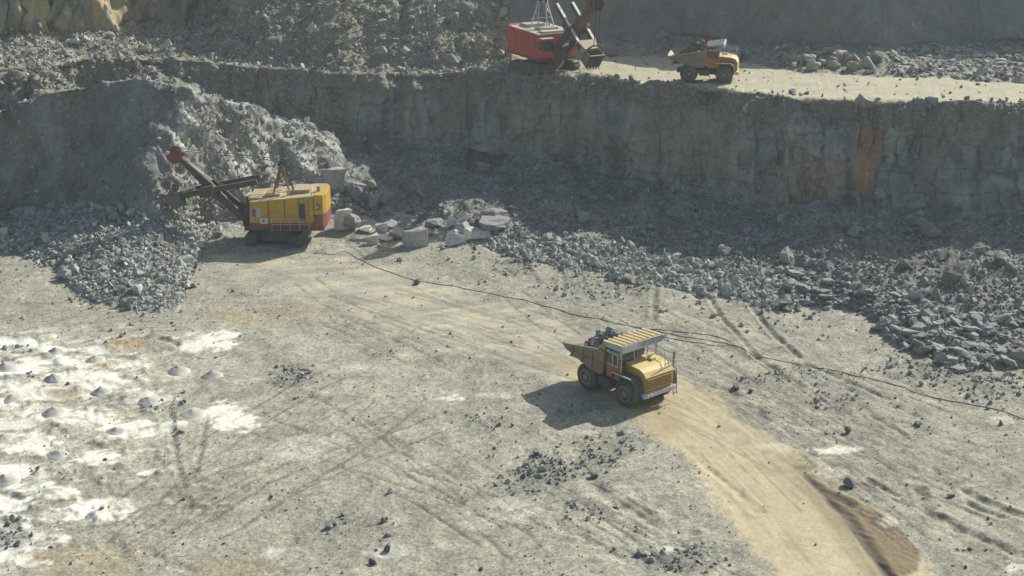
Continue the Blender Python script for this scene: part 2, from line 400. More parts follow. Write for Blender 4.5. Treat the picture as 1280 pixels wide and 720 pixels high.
rub = fbm(X * .45, Y * .45, Z * .45, 5, .6)
col_u = X * .42 + Y * .2
wq = noise(X * .16 + .12 * Z, Y * .16, Z * .16) + .45 * noise(X * .4 - .15 * Z, Y * .4, Z * .35 + 3)
wall_d = (np.floor(4 * wq) / 4 + .35 * (wq * 4 - np.floor(4 * wq)) / 4) * 1.5 + fbm(X * .8, Y * .8, Z * .5, 5, .55) * .26 + ridged(X * .35 + .2 * Z, Y * .3, Z * .3, 3) * .18
blk = noise(X * .7, Y * .7, Z * .5)
wall_d += .3 * np.floor(3 * blk) / 3
soft_w = sstep(420, 450, UU) * (1 - sstep(560, 640, UU))
wall_d = wall_d * (1 - .6 * soft_w) + rub * .3 * soft_w
D = np.zeros(X.shape)
w_floor = np.where(SEGM <= 1, 1.0, 0.0)
edge_fade = 1.0
D += np.where(isf, disp_f, 0)
D += np.where(SEGM == 2, rub * .35, 0)
# slope segment: smooth dug face in shade on the left, blocky ridge on the right of the heap, talus further right
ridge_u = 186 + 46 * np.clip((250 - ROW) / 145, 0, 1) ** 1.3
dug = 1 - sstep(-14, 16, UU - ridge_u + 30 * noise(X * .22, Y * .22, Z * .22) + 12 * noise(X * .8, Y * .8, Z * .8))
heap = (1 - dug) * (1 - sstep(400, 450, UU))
slope_d = dug * (fbm(X * .22, Y * .22, Z * .1, 4) * .75 + fbm(X * .7, Y * .7, Z * .4, 5, .62) * .34) \
    + heap * (.5 * noise(X * .25, Y * .25, Z * .25) + ridged(X * .28 + Z * .12, Y * .28, Z * .2, 4) * .42 + np.floor(3 * noise(X * .6, Y * .6, Z * .6)) / 3 * .28 + rub * .35) \
    + sstep(400, 450, UU) * rub * .4
D += np.where(SEGM == 3, slope_d, 0)
D += np.where(SEGM == 4, rub * .3, 0)
D += np.where(SEGM == 5, wall_d, 0)
bench_road = np.where(SEGM == 6, 1.0, 0) * sstep(690, 770, UU)
D += np.where(SEGM == 6, 0.0, 0) + .9 * np.exp(-((Y - ed_y[None, :] - .6) / 1.0) ** 2) * ((SEGM == 5) | (SEGM == 6)) * (sstep(560, 610, UU) * (1 - sstep(770, 830, UU)) + .35 * sstep(800, 900, UU)) * (.6 + .7 * noise(X * .5, Y * .5, 0 * X)) * (Z > ZB[None, :] - 1.2)
D += np.where(SEGM == 6, rub * .22 * (1 - .85 * sstep(700, 760, UU)) + .05 * fbm(X * .8, Y * .8, 0 * X, 4), 0)
pilez = fbm(X * .25, Y * .25, Z * .2, 5, .55) * .9
D += np.where(SEGM == 7, np.where(UU < 640, pilez, rub * .35), 0)
up_d = ridged(X * .2, Y * .2, Z * .05, 5) * .9 + fbm(X * .7, Y * .7, Z * .25, 4, .6) * .5
D += np.where(SEGM == 8, wl * (ridged(X * .3 + .15 * Z, Y * .3, Z * .09, 5, .62) * .35 + np.floor(4 * noise(X * .8, Y * .8, Z * .5)) / 4 * .6 + fbm(X * .9, Y * .9, Z * .5, 5, .65) * .75 + .6 * np.floor(3 * noise(X * .4, Y * .4, Z * .25)) / 2) + wp * pilez + wr * (.6 * wall_d + .3 * up_d), 0)
D += np.where(SEGM >= 9, fbm(X * .1, Y * .1, 0 * X, 3) * .5, 0)
# soften segment borders
for _ in range(2):
    D[1:-1] = .25 * D[:-2] + .5 * D[1:-1] + .25 * D[2:]
X = X + n0[..., 0] * D; Y = Y + n0[..., 1] * D; Z = Z + n0[..., 2] * D
nrm = grid_normals(X, Y, Z)
_, ROW = project(X, Y, Z); PXU = 640 + FPX * X / depth(Y, Z)

# ---- colours
def C(r, g, b): return np.array([r, g, b])
def lay(base, m, c): 
    return base * (1 - m[..., None]) + c * m[..., None]
grey = C(.31, .306, .266); sand = C(.49, .43, .30); pale = C(.43, .415, .35); white = C(.78, .78, .73); dark = C(.125, .128, .125)
col = np.broadcast_to(grey, X.shape + (3,)).copy()
n_a = fbm(X * .09, Y * .09, 0 * X, 4); n_b = fbm(X * .3, Y * .3, 4 + 0 * X, 4); n_c = fbm(X * 1.1, Y * 1.1, 9 + 0 * X, 4, .6)
streak = fbm((X * .9 + Y * .35) * .12, (Y * .9 - X * .3) * .9, 0 * X, 4, .6)
col = lay(col, isf * sstep(-.1, .7, n_a + .4 * n_b) * .6, C(.40, .39, .335))
n_m = fbm(X * .55 + 9, Y * .55, 2 + 0 * X, 5, .62)
col = lay(col, isf * sstep(.1, .8, n_m) * .55, C(.44, .42, .35))
col = lay(col, isf * sstep(.15, .8, -n_m) * .55, C(.20, .205, .195))
col = lay(col, isf * sstep(0.15, .8, n_b) * .5 * (1 - road_m), C(.17, .175, .165))
left_fl = isf * (1 - sstep(330, 460, UU)) * sstep(380, 470, ROW)
col = lay(col, left_fl * sstep(-.2, .6, n_b + .5 * streak) * .6, C(.42, .41, .355))
col = lay(col, isf * sstep(.25, .75, fbm(X * .2 + 30, Y * .2, 7 + 0 * X, 4)) * .5, pale)
col = lay(col, trk_m * (.5 + .35 * sstep(-.5, .5, streak)), pale)
col = lay(col, np.clip(trk_m * 1.2 - .2, 0, 1) * sstep(.0, .5, streak + .4 * n_b) * .45, sand)
col = lay(col, np.clip(road_m * (.95 + .08 * n_b), 0, 1), sand)
road_lines = noise(d_road * 1.1 + 1.2 * n_b, s_road * 4, 1 + 0 * X) + .5 * noise(d_road * 3 + n_b, s_road * 9, 1 + 0 * X)
col *= (1 + .09 * road_m * road_lines + .10 * trk_m * streak + .07 * isf * streak)[..., None]
col = lay(col, brown_m * .85, C(.20, .155, .105))
near_br, _ = poly_dist([(1000, 585), (1060, 650), (1112, 725)])
col = lay(col, isf * np.exp(-(near_br / 1.0) ** 2) * .5, C(.19, .15, .10))
col = lay(col, isf * np.clip(rut_dark, 0, 1) * .75, C(.10, .098, .088))
col = lay(col, isf * np.clip(tyre * 1.3, 0, 1) * (.8 - .3 * road_m), C(.15, .146, .13))
# white drill dust (u, row, half width px, half height px, strength)
WHITE = [(35, 432, 42, 9, 1), (75, 452, 60, 8, 1), (20, 460, 40, 8, .9), (135, 438, 35, 6, .9), (100, 472, 50, 9, .9), (165, 455, 26, 6, .8), (268, 425, 34, 12, .95), (250, 432, 28, 8, .7),
         (20, 480, 30, 7, 1), (60, 492, 55, 8, .7), (130, 480, 40, 9, .8), (110, 520, 30, 11, 1), (60, 520, 45, 9, .8), (165, 537, 40, 12, .9), (45, 555, 40, 13, .95), (120, 572, 28, 10, .8),
         (20, 530, 30, 8, .7), (30, 590, 40, 10, .8), (45, 610, 32, 9, .9), (288, 522, 28, 17, .95), (185, 590, 12, 5, .8), (110, 640, 40, 14, 1), (20, 690, 34, 16, 1), (145, 630, 22, 7, .6),
         (5, 505, 25, 8, .9), (15, 655, 34, 12, .9), (62, 672, 26, 8, .8), (10, 628, 34, 10, .9), (75, 615, 24, 8, .7), (190, 498, 30, 8, .6), (220, 470, 30, 6, .5), (210, 535, 22, 8, .7), (370, 562, 44, 12, .45), (390, 552, 40, 8, .5), (340, 690, 14, 7, .5), (492, 690, 26, 7, .55),
         (560, 497, 18, 5, .6), (620, 495, 20, 4, .5), (620, 640, 38, 14, .5), (600, 655, 28, 8, .4), (835, 686, 14, 4, .7), (1045, 563, 28, 5, .6), (970, 560, 20, 5, .5), (1110, 650, 12, 10, .55),
         (1250, 525, 14, 5, .5), (640, 630, 18, 8, .5), (450, 460, 50, 7, .3), (520, 580, 30, 8, .25), (1040, 590, 20, 6, .4), (1270, 710, 14, 6, .6)]
wmask = np.zeros(X.shape)
wstr = fbm((X * .8 + Y * .5) * .35, (Y * .8 - X * .5) * 1.3, 4 + 0 * X, 4, .6)
lf = isf * sstep(395, 425, ROW) * (1 - sstep(690, 740, ROW)) * (1 - sstep(150, 290, PXU + .9 * np.clip(ROW - 560, 0, 200) + 60 * n_b))
wmask = lf * .46 * sstep(.0, .7, .8 * wstr + .6 * n_b + .3 * n_c)
for (cu, cr, hw, hh, s) in WHITE:
    q = ((PXU - cu) / hw) ** 2 + ((ROW - cr) / hh) ** 2
    s = s if s >= .6 else s * .5
    wmask = np.maximum(wmask, s * (1 - sstep(.15, 1.15, q * .8 + .8 * n_c + .7 * n_b + .9 * wstr)))
col = lay(col, isf * np.clip(wmask * 1.15, 0, 1) * .95, white)
# damp / dark gravel areas
GRAV = [(690, 582, 45, 22, .9), (745, 578, 32, 18, .7), (650, 605, 40, 18, .7), (365, 470, 32, 14, .8), (1180, 460, 90, 22, .55), (760, 555, 55, 14, .6), (860, 700, 50, 22, .7),
        (600, 530, 40, 10, .45), (10, 670, 32, 22, .8), (200, 508, 30, 9, .7), (1240, 480, 60, 18, .6), (1050, 500, 40, 14, .4), (450, 660, 60, 16, .35), (740, 640, 40, 14, .5), (1000, 470, 80, 12, .35),
        (25, 437, 22, 5, .7), (35, 470, 14, 4, .4), (640, 335, 30, 10, .5), (740, 360, 70, 16, .4), (60, 590, 20, 6, .4)]
gmask = np.zeros(X.shape)
for (cu, cr, hw, hh, s) in GRAV:
    q = ((PXU - cu) / hw) ** 2 + ((ROW - cr) / hh) ** 2
    gmask = np.maximum(gmask, s * (1 - sstep(.3, 1.25, q + .9 * n_c + .6 * n_b)))
gmask *= isf * (1 - road_m)
col = lay(col, gmask * .75, C(.165, .17, .165))
# orange stains on the floor
for (cu, cr, hw, hh, s) in [(155, 430, 34, 12, .75), (80, 492, 24, 7, .7), (130, 455, 22, 5, .5), (110, 700, 90, 22, .45), (330, 395, 90, 14, .4), (600, 634, 12, 5, .7), (290, 708, 70, 14, .35), (820, 520, 40, 30, .5), (700, 455, 40, 12, .4)]:
    q = ((PXU - cu) / hw) ** 2 + ((ROW - cr) / hh) ** 2
    col = lay(col, isf * s * (1 - sstep(.2, 1.2, q + .6 * n_b)), C(.34, .265, .165))
# slopes and faces
rk = C(.235, .242, .242); rkd = C(.15, .155, .16); rkl = C(.33, .34, .335)
isa = (SEGM >= 2) & (SEGM <= 4); isw = SEGM == 5
nn = fbm(X * .35, Y * .35, Z * .2, 5, .6)
tal = (UU > 428)[..., None] * np.ones(3)
cl = lay(np.broadcast_to(rk, X.shape + (3,)), sstep(-.2, .7, nn), rkl)
cl = lay(cl, sstep(.1, .8, -nn), rkd)
col = np.where(isa[..., None], np.where((UU > 428)[..., None] & (SEGM == 3)[..., None], cl * .82, cl), col)  # talus right of the heap darkened: its shade is put into the colour
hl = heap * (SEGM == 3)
col = lay(col, hl * sstep(-.1, .5, fbm(X * .5, Y * .5, Z * .15, 4)) * .8, C(.47, .475, .45))  # sunlit side of the heap painted paler
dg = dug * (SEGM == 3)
col = lay(col, dg * .7, C(.20, .206, .21) * (1 + .35 * np.clip(nn, -.8, .8)[..., None]))  # shade of the dug face painted in as darker rock
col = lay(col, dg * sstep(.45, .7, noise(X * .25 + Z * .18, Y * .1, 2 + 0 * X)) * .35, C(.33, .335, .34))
vstr = .6 * fbm(X * .5, Y * .5, Z * .12, 4, .6) + .7 * fbm(X * .5, Y * .5, Z * .5 + 7, 5, .62)
wc = lay(np.broadcast_to(C(.235, .246, .255), X.shape + (3,)), sstep(-.2, .7, vstr), C(.325, .332, .33))
wc = lay(wc, sstep(.0, .8, -vstr) * .8, C(.15, .155, .155))
crk = sstep(.93, .99, 1 - np.abs(noise(X * .33 + .3 * nn, Y * .33, Z * .09))) + sstep(.95, .995, 1 - np.abs(noise(X * .15, Y * .15 + .1 * nn, Z * .55 + 3)))
wc = lay(wc, np.clip(crk, 0, 1) * .75, C(.09, .095, .10))
wc = lay(wc, sstep(.35, .8, fbm(X * .7, Y * .7, Z * .06 + 11, 3)) * .5, C(.45, .455, .45))
wc = lay(wc, sstep(0, .7, fbm(X * .12, Y * .12, Z * .1 + 4, 3)) * .6, C(.275, .255, .20))
def wallpatch(pts, s, c, soft=.5):
    global wc
    m = in_poly(pts, PXU + 10 * vstr, ROW + 5 * nn).astype(float)
    for _ in range(5): m[1:-1, 1:-1] = (m[:-2, 1:-1] + m[2:, 1:-1] + m[1:-1, :-2] + m[1:-1, 2:] + m[1:-1, 1:-1]) / 5
    wc = lay(wc, m * s * (.6 + .4 * sstep(-.4, .4, vstr)), c)
wallpatch([(1068, 155), (1105, 158), (1098, 200), (1085, 235), (1062, 245), (1068, 200)], .95, C(.42, .20, .085))
wallpatch([(1020, 200), (1060, 205), (1050, 245), (1022, 262), (1010, 235)], .35, C(.36, .21, .11))
wallpatch([(970, 185), (1020, 190), (1015, 265), (970, 260)], .3, C(.34, .24, .14))
wallpatch([(1155, 190), (1180, 185), (1170, 245), (1150, 240)], .25, C(.33, .22, .14))
wallpatch([(600, 120), (760, 130), (740, 190), (600, 185)], .5, C(.30, .29, .235))
wallpatch([(855, 115), (940, 135), (935, 215), (860, 215)], .45, C(.28, .27, .215))
wallpatch([(250, 95), (430, 115), (430, 150), (260, 130)], .4, C(.26, .255, .235))
crumb = isw * sstep(.0, 1.0, (Z - (ZB - 2.4)[None, :]) / 1.2)
wc = lay(wc, crumb * .8, C(.205, .195, .175))
col = np.where(isw[..., None], wc, col)
pc = lay(np.broadcast_to(C(.25, .245, .22), X.shape + (3,)), sstep(-.2, .7, nn), C(.33, .315, .27))
pc = lay(pc, sstep(.2, .7, fbm(X * .15, Y * .15, Z * .1, 4)) * .45, C(.34, .29, .2))
col = np.where((SEGM >= 6)[..., None], pc, col)
flank = sstep(585, 615, PXU) * (1 - sstep(650, 690, PXU)) * (SEGM >= 7)
col = lay(col, flank * .75, C(.39, .335, .235))
br = (SEGM == 6) * sstep(690, 760, UU + 25 * n_b)
col = lay(col, br * (.85 + .1 * n_b), C(.45, .43, .34) )
col *= (1 + br * .14 * fbm(X * .25, Y * 1.6, 0 * X, 4, .6))[..., None]
yc = (SEGM == 8) * wl
yv = fbm(X * .6, Y * .6, Z * .12, 4)
col = lay(col, yc * .9, C(.30, .285, .235))
col = lay(col, yc * sstep(-.15, .4, yv) * .85 * (1 - sstep(150, 220, PXU)), C(.45, .37, .21))
col = lay(col, yc * sstep(.2, .7, -yv) * .7, C(.10, .10, .10))
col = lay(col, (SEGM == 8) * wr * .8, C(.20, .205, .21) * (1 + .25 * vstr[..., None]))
col = lay(col, (SEGM >= 9) * 1.0, C(.24, .235, .2))
col = np.clip(col * C(1.075, 1.08, 1.0), .02, .8)
rough = np.where(isf, .75 * (1 - .8 * flat) * (1 - .7 * np.clip(wmask, 0, 1)), .9)
rough = np.where((SEGM == 5) & (UU > 428), .22 + .4 * crumb, rough); rough = np.where(SEGM == 8, .3, rough); rough = np.where(SEGM == 3, rough * (1 - .6 * dug), rough)
rough = np.clip(rough + .3 * gmask - .7 * br, 0, 1)

# ---- split the sheet into named pieces of the setting (one shared surface, shared normals)
idx = np.arange(NV * NU).reshape(NV, NU)
quads = np.stack([idx[:-1, :-1], idx[:-1, 1:], idx[1:, 1:], idx[1:, :-1]], -1).reshape(-1, 4)
qseg = SEGM[:-1, :-1].reshape(-1)
qroad = (road_m[:-1, :-1] > .5).reshape(-1)
qbr = (br[:-1, :-1] > .5).reshape(-1)
qU = UU[:-1, :-1].reshape(-1)
piece = np.full(len(quads), '', dtype=object)
piece[qseg <= 1] = 'ground'; piece[(qseg <= 1) & qroad] = 'haul_road'
piece[(qseg >= 2) & (qseg <= 4)] = 'talus_slope'
piece[(qseg >= 2) & (qseg <= 4) & (qU < 440)] = 'muck_pile'
piece[qseg == 5] = 'rock_face'
piece[qseg == 6] = 'bench_ground'; piece[(qseg == 6) & qbr] = 'bench_road'
piece[(qseg == 7) | (qseg == 8)] = 'bench_rubble_slope'
piece[(qseg == 8) & (qU > 640)] = 'upper_rock_face'; piece[(qseg == 8) & (qU < 265)] = 'yellow_rock_face'
piece[qseg >= 9] = 'hill_top'
PV = np.stack([X, Y, Z], -1).reshape(-1, 3)
PN = nrm.reshape(-1, 3)
PC = np.concatenate([col.reshape(-1, 3), np.ones((NV * NU, 1))], 1)
PR = rough.reshape(-1)

def mesh_from(name, verts, faces, fs=4, smooth=True, colors=None, floats=None, normals=None):
    me = bpy.data.meshes.new(name)
    me.vertices.add(len(verts)); me.vertices.foreach_set('co', np.ascontiguousarray(verts, dtype=np.float32).ravel())
    nf = len(faces)
    me.loops.add(nf * fs); me.polygons.add(nf)
    me.loops.foreach_set('vertex_index', np.ascontiguousarray(faces, dtype=np.int32).ravel())
    me.polygons.foreach_set('loop_start', np.arange(0, nf * fs, fs, dtype=np.int32))
    me.polygons.foreach_set('use_smooth', np.full(nf, smooth, dtype=bool))
    me.update(calc_edges=True); me.validate()
    if colors is not None:
        a = me.attributes.new('col', 'FLOAT_COLOR', 'POINT'); a.data.foreach_set('color', np.ascontiguousarray(colors, dtype=np.float32).ravel())
    if floats is not None:
        a = me.attributes.new('rough', 'FLOAT', 'POINT'); a.data.foreach_set('value', np.ascontiguousarray(floats, dtype=np.float32))
    if normals is not None:
        me.normals_split_custom_set_from_vertices([tuple(n) for n in normals])
    return me
MAT_G = terrain_material()
STRUCT_LABEL = {
    'ground': 'grey stony pit floor with pale dust patches', 'haul_road': 'sandy haul road running past the yellow dump truck',
    'talus_slope': 'shaded slope of broken rock at the foot of the main face', 'muck_pile': 'tall heap of blasted rock behind the yellow shovel',
    'rock_face': 'main rock face in shade below the bench road', 'bench_ground': 'stony floor of the upper bench',
    'bench_road': 'pale dusty road along the upper bench', 'bench_rubble_slope': 'rubble slope rising behind the upper bench',
    'upper_rock_face': 'dark shaded rock face behind the bench road', 'yellow_rock_face': 'yellowish sunlit rock face above the rubble',
    'hill_top': 'flat ground above the upper faces'}
CATS = {'ground': 'ground', 'haul_road': 'road', 'bench_road': 'road', 'bench_ground': 'ground', 'hill_top': 'terrain'}
for nm in STRUCT_LABEL:
    q = quads[piece == nm]
    if len(q) == 0: continue
    ids, inv = np.unique(q, return_inverse=True)
    me = mesh_from(nm, PV[ids], inv.reshape(-1, 4), 4, True, PC[ids], PR[ids], PN[ids])
    o = bpy.data.objects.new(nm, me); link(o); me.materials.append(MAT_G)
    tag(o, STRUCT_LABEL[nm], CATS.get(nm, 'rock slope'), None, 'structure')
BVH = BVHTree.FromPolygons([Vector(v) for v in PV], [tuple(q) for q in quads.tolist()])
def drop(x, y, top=200.0):
    h = BVH.ray_cast(Vector((x, y, top)), Vector((0, 0, -1)))
    return (h[0].z, h[1]) if h[0] else (0.0, Vector((0, 0, 1)))
def surf(u, row):
    """point of the terrain seen at that place of the photograph"""
    d = Vector(((u - 640) / FPX, CP + (360 - row) / FPX * SP, -SP + (360 - row) / FPX * CP))
    h = BVH.ray_cast(Vector((0, 0, CAM_H)), d.normalized())
    return h[0] if h[0] else P(u, row)
# ------------------------------------------------------------------ rock shapes
def hull_rock(seed, n=14, flat=1.0, boxy=.55):
    r = random.Random(seed)
    bm = bmesh.new()
    sx, sy, sz = r.uniform(.75, 1.15), r.uniform(.65, 1.0), r.uniform(.55, .9) * flat
    for i in range(n):
        v = Vector((r.gauss(0, 1), r.gauss(0, 1), r.gauss(0, 1))).normalized()
        m = max(abs(v.x), abs(v.y), abs(v.z))
        v = v * (1 - boxy + boxy / m) * r.uniform(.85, 1.05)
        bm.verts.new((v.x * sx, v.y * sy, v.z * sz))
    bmesh.ops.convex_hull(bm, input=bm.verts)
    loose = [v for v in bm.verts if not v.link_faces]
    bmesh.ops.delete(bm, geom=loose, context='VERTS')
    bmesh.ops.triangulate(bm, faces=bm.faces)
    bm.verts.index_update()
    V = np.array([v.co[:] for v in bm.verts]); F = np.array([[v.index for v in f.verts] for f in bm.faces])
    bm.free()
    V *= 1.0 / (np.abs(V).max() * 1.0)
    return V, F          # about 2 units across
SMALL = [hull_rock(100 + i, 11 + i % 4) for i in range(12)] + [hull_rock(200 + i, 11, .5) for i in range(5)]
SLAB = [hull_rock(300 + i, 11, .42, .6) for i in range(8)]

def rand_rot(n):
    q = RNG.normal(size=(n, 4)); q /= np.linalg.norm(q, axis=1)[:, None]
    w, x, y, z = q.T
    return np.stack([np.stack([1 - 2 * (y * y + z * z), 2 * (x * y - z * w), 2 * (x * z + y * w)], -1),
                     np.stack([2 * (x * y + z * w), 1 - 2 * (x * x + z * z), 2 * (y * z - x * w)], -1),
                     np.stack([2 * (x * z - y * w), 2 * (y * z + x * w), 1 - 2 * (x * x + y * y)], -1)], -2)
def tilt_rot(n, amt=.35):
    a = RNG.uniform(0, 2 * PI, n); c, s = np.cos(a), np.sin(a); o = np.ones(n); z = 0 * a
    Rz = np.stack([np.stack([c, -s, z], -1), np.stack([s, c, z], -1), np.stack([z, z, o], -1)], -2)
    b = RNG.normal(0, amt, n); c, s = np.cos(b), np.sin(b)
    Rx = np.stack([np.stack([o, z, z], -1), np.stack([z, c, -s], -1), np.stack([z, s, c], -1)], -2)
    return Rz @ Rx

c00, c11 = np.stack([X, Y, Z], -1)[:-1, :-1], np.stack([X, Y, Z], -1)[1:, 1:]
c01, c10 = np.stack([X, Y, Z], -1)[:-1, 1:], np.stack([X, Y, Z], -1)[1:, :-1]
AREA = np.linalg.norm(np.cross(c11 - c00, c01 - c10), axis=-1) * .5
cU, cR, cS = PXU[:-1, :-1], ROW[:-1, :-1], SEGM[:-1, :-1]
cn = nn[:-1, :-1]; cnb = n_b[:-1, :-1]; cg = gmask[:-1, :-1]; croad = flat[:-1, :-1]; cwh = wmask[:-1, :-1]
cfloor = isf[:-1, :-1]
cheap, cdug = heap[:-1, :-1], dug[:-1, :-1]
in_u = (cU > -160) & (cU < 1440)
toe_d = (Y - toe_y[None, :])[:-1, :-1]        # < 0 on the floor in front of the foot of the slopes
ROCKS = []                                    # (region, pos, size, rot, variant set, colour)
def scatter(region, dens, med, sig, mx, base_col, var=.16, shapes='small', sink=.15, tilt=None, mn=.05):
    lam = np.clip(dens, 0, None) * AREA * in_u
    cnt = RNG.poisson(lam)
    ii = np.repeat(np.arange(cnt.size), cnt.ravel())
    if len(ii) == 0: return
    n = len(ii)
    a, b = RNG.random(n)[:, None], RNG.random(n)[:, None]
    f = lambda A: A.reshape(-1, 3)[ii]
    p = (f(c00) * (1 - a) + f(c01) * a) * (1 - b) + (f(c10) * (1 - a) + f(c11) * a) * b
    s = np.clip(np.exp(RNG.normal(math.log(med), sig, n)), mn, mx)
    nr = nrm[:-1, :-1].reshape(-1, 3)[ii]
    p = p + nr * (s * (.5 - sink) * .55)[:, None]
    R = rand_rot(n) if tilt is None else tilt_rot(n, tilt)
    bc = np.asarray(base_col, float)
    c = bc[None, :] * np.exp(RNG.normal(0, var, n))[:, None] * (1 + RNG.normal(0, .03, (n, 3)))
    ROCKS.append((region, p, s, R, shapes, np.clip(c * C(.985, 1.01, .965), .03, .7)))

right = cU > 428
ctoe = np.clip((cR - 235) / 100, 0, 1)
scatter('talus', np.where((cS == 3) & right, 1.3 * sstep(-.6, .3, cn) * (.25 + ctoe), 0), .38, .5, 1.6, (.25, .255, .25), .25)  # talus stones coloured darker to carry the shade below the face
scatter('talus', np.where((cS == 3) & right, 11 * sstep(-.8, .2, cn) * (.35 + ctoe), 0), .18, .45, .5, (.22, .225, .22), .28)
scatter('talus', np.where((cS == 5) & right & (Z[:-1, :-1] < 6.0), 1.6 * sstep(6.5, 2.5, Z[:-1, :-1]), 0), .22, .5, 1.0, (.21, .215, .21), .25)
scatter('strip', np.where((cS == 2) & right & (cU < 985) & (cU > 600), 13, 0), .27, .45, .9, (.42, .425, .40))  # strip stones coloured lighter to carry the sunlight on them
scatter('strip', np.where((cS == 2) & right & (cU <= 600), 2.5, 0), .25, .5, .8, (.42, .415, .38))
slabm = np.where((cS == 2) & (cU >= 960), 1.0, 0)
scatter('slabs', slabm * 9, .36, .5, 1.3, (.29, .30, .295), shapes='slab', tilt=.6)
scatter('slabs', slabm * 6, .25, .4, .6, (.32, .33, .325))
left_ap = np.where((cS == 2) & (cU < 275), 1.0, 0) * sstep(-60, 30, cU + 40 * cn)
scatter('left_rubble', left_ap * 9, .26, .5, 1.0, (.39, .395, .38), .24)  # pale stone colour includes the sunlight on this rubble
scatter('left_rubble', left_ap * 10, .17, .35, .3, (.40, .405, .39))
scatter('heap', np.where(cS == 3, cheap * (4.5 + 3.5 * (cR > 215)), 0), .2, .5, .65, (.42, .425, .405), .22)  # lit side of the heap: sunlight painted into paler stones
scatter('heap', np.where(cS == 3, cdug * (5.0 * sstep(-.5, .5, cnb) + 4.0 * sstep(215, 262, cR)), 0), .17, .5, .6, (.25, .255, .26), .25)  # dug face: shade painted into darker stones
scatter('heap', np.where((cS == 4) & ~right, 6 * sstep(-.2, .5, cnb), 0), .24, .5, .9, (.37, .37, .35))
crest_row = np.interp(cU, U, cr_row)
scatter('heap', np.where((cS == 3) & ~right & (cR < crest_row + 16), 7 * sstep(-.3, .6, cnb) * sstep(crest_row + 16, crest_row, cR), 0), .22, .45, .8, (.45, .455, .435))
upile = (cS == 7) & (cU < 640) | ((cS == 8) & (cU > 245) & (cU < 640))
scatter('upper_pile', np.where(upile, 4.0 * sstep(-.9, .1, cn), 0) * sstep(-40, 60, cU), .29, .55, 1.3, (.34, .325, .285), .3)
scatter('upper_pile', np.where(upile, 8.0, 0), .18, .4, .35, (.33, .315, .275), .3)
scatter('upper_pile', np.where((cS == 6) & (cU < 690), 4.5, 0), .3, .5, 1.0, (.35, .34, .31), .28)
scatter('upper_pile', np.where((cS == 5) & (cU > 30) & (cU < 640) & (cR < 118), 4.5 * sstep(118, 88, cR) * sstep(-.3, .4, cnb), 0), .25, .5, .8, (.29, .285, .265), .25)
crb_c = crumb[:-1, :-1]
scatter('rim', np.where(cU > 600, crb_c * 3.5 * sstep(-.4, .4, cnb), 0), .2, .5, .8, (.24, .235, .22), .25)
edge_row = np.interp(cU, U, table({-420: 96, 0: 93, 100: 76, 250: 78, 330: 83, 430: 93, 600: 92, 700: 97, 850: 109, 960: 120, 1100: 128, 1280: 131, 1720: 136}))
rim_b = ((cS == 5) | (cS == 6)) & (cU > 600) & (cR < edge_row + 16) & (cR > edge_row - 4)
scatter('rim', np.where(rim_b, 2.0 * sstep(-.2, .5, cnb) + .6, 0) * (1 + 2.2 * (cU < 790)), .3, .5, .9, (.26, .262, .25))
rb = (cS == 7) & (cU > 740) & (cR < 104)
scatter('bench_blocks', np.where(rb & (cU > 960) & (cU < 1100), .55, 0), .75, .35, 1.5, (.32, .315, .295), sink=.05)
scatter('bench_blocks', np.where(rb & (cU <= 960), .5 * sstep(-.2, .4, cnb), 0), .6, .45, 1.3, (.27, .275, .27))
scatter('bench_blocks', np.where(rb & (cU > 960), 1.2, 0), .3, .5, .7, (.30, .30, .285))
scatter('bench_slabs', np.where(rb & (cU > 1108), 4.5, 0), .42, .4, 1.0, (.40, .405, .395), shapes='slab', tilt=.5)
scatter('rim', np.where((cS == 8) & (cU > 690), .25 * sstep(0, .5, cn), 0), .35, .5, .8, (.25, .255, .25))
scatter('yellow', np.where((cS == 8) & (cU < 265), 1.2 * sstep(60, 35, 90 - cR), 0), .4, .5, .9, (.34, .30, .21))
# loose stones on the floor
offroad = cfloor * (1 - .93 * croad) * (1 - .8 * np.clip(cwh, 0, 1))
scatter('stones', offroad * (.5 + 2.2 * sstep(.1, .8, cnb)), .09, .45, .26, (.25, .25, .235), .35)
scatter('stones', offroad * .16 * sstep(.0, .9, cnb + .4 * cn), .22, .4, .5, (.2, .2, .19), .4)
scatter('stones', cfloor * cg * 15, .14, .5, .45, (.27, .275, .262), .3)
scatter('stones', offroad * np.exp(toe_d / 2.2) * 3.0, .2, .5, .6, (.27, .27, .255), .25)
scatter('stones', cfloor * croad * .12, .10, .4, .22, (.26, .24, .2), .25)
scatter('stones', np.where((cS == 6) & (cU > 690), .5, 0), .14, .5, .4, (.28, .27, .24), .25)

scatter('stones', offroad * 1.1 * sstep(-.4, .6, cn + cnb), .085, .35, .16, (.36, .355, .33), .3)
scatter('upper_pile', np.where((cS == 5) & (cU < 200), 3.0, 0), .28, .5, .9, (.32, .315, .295), .25)
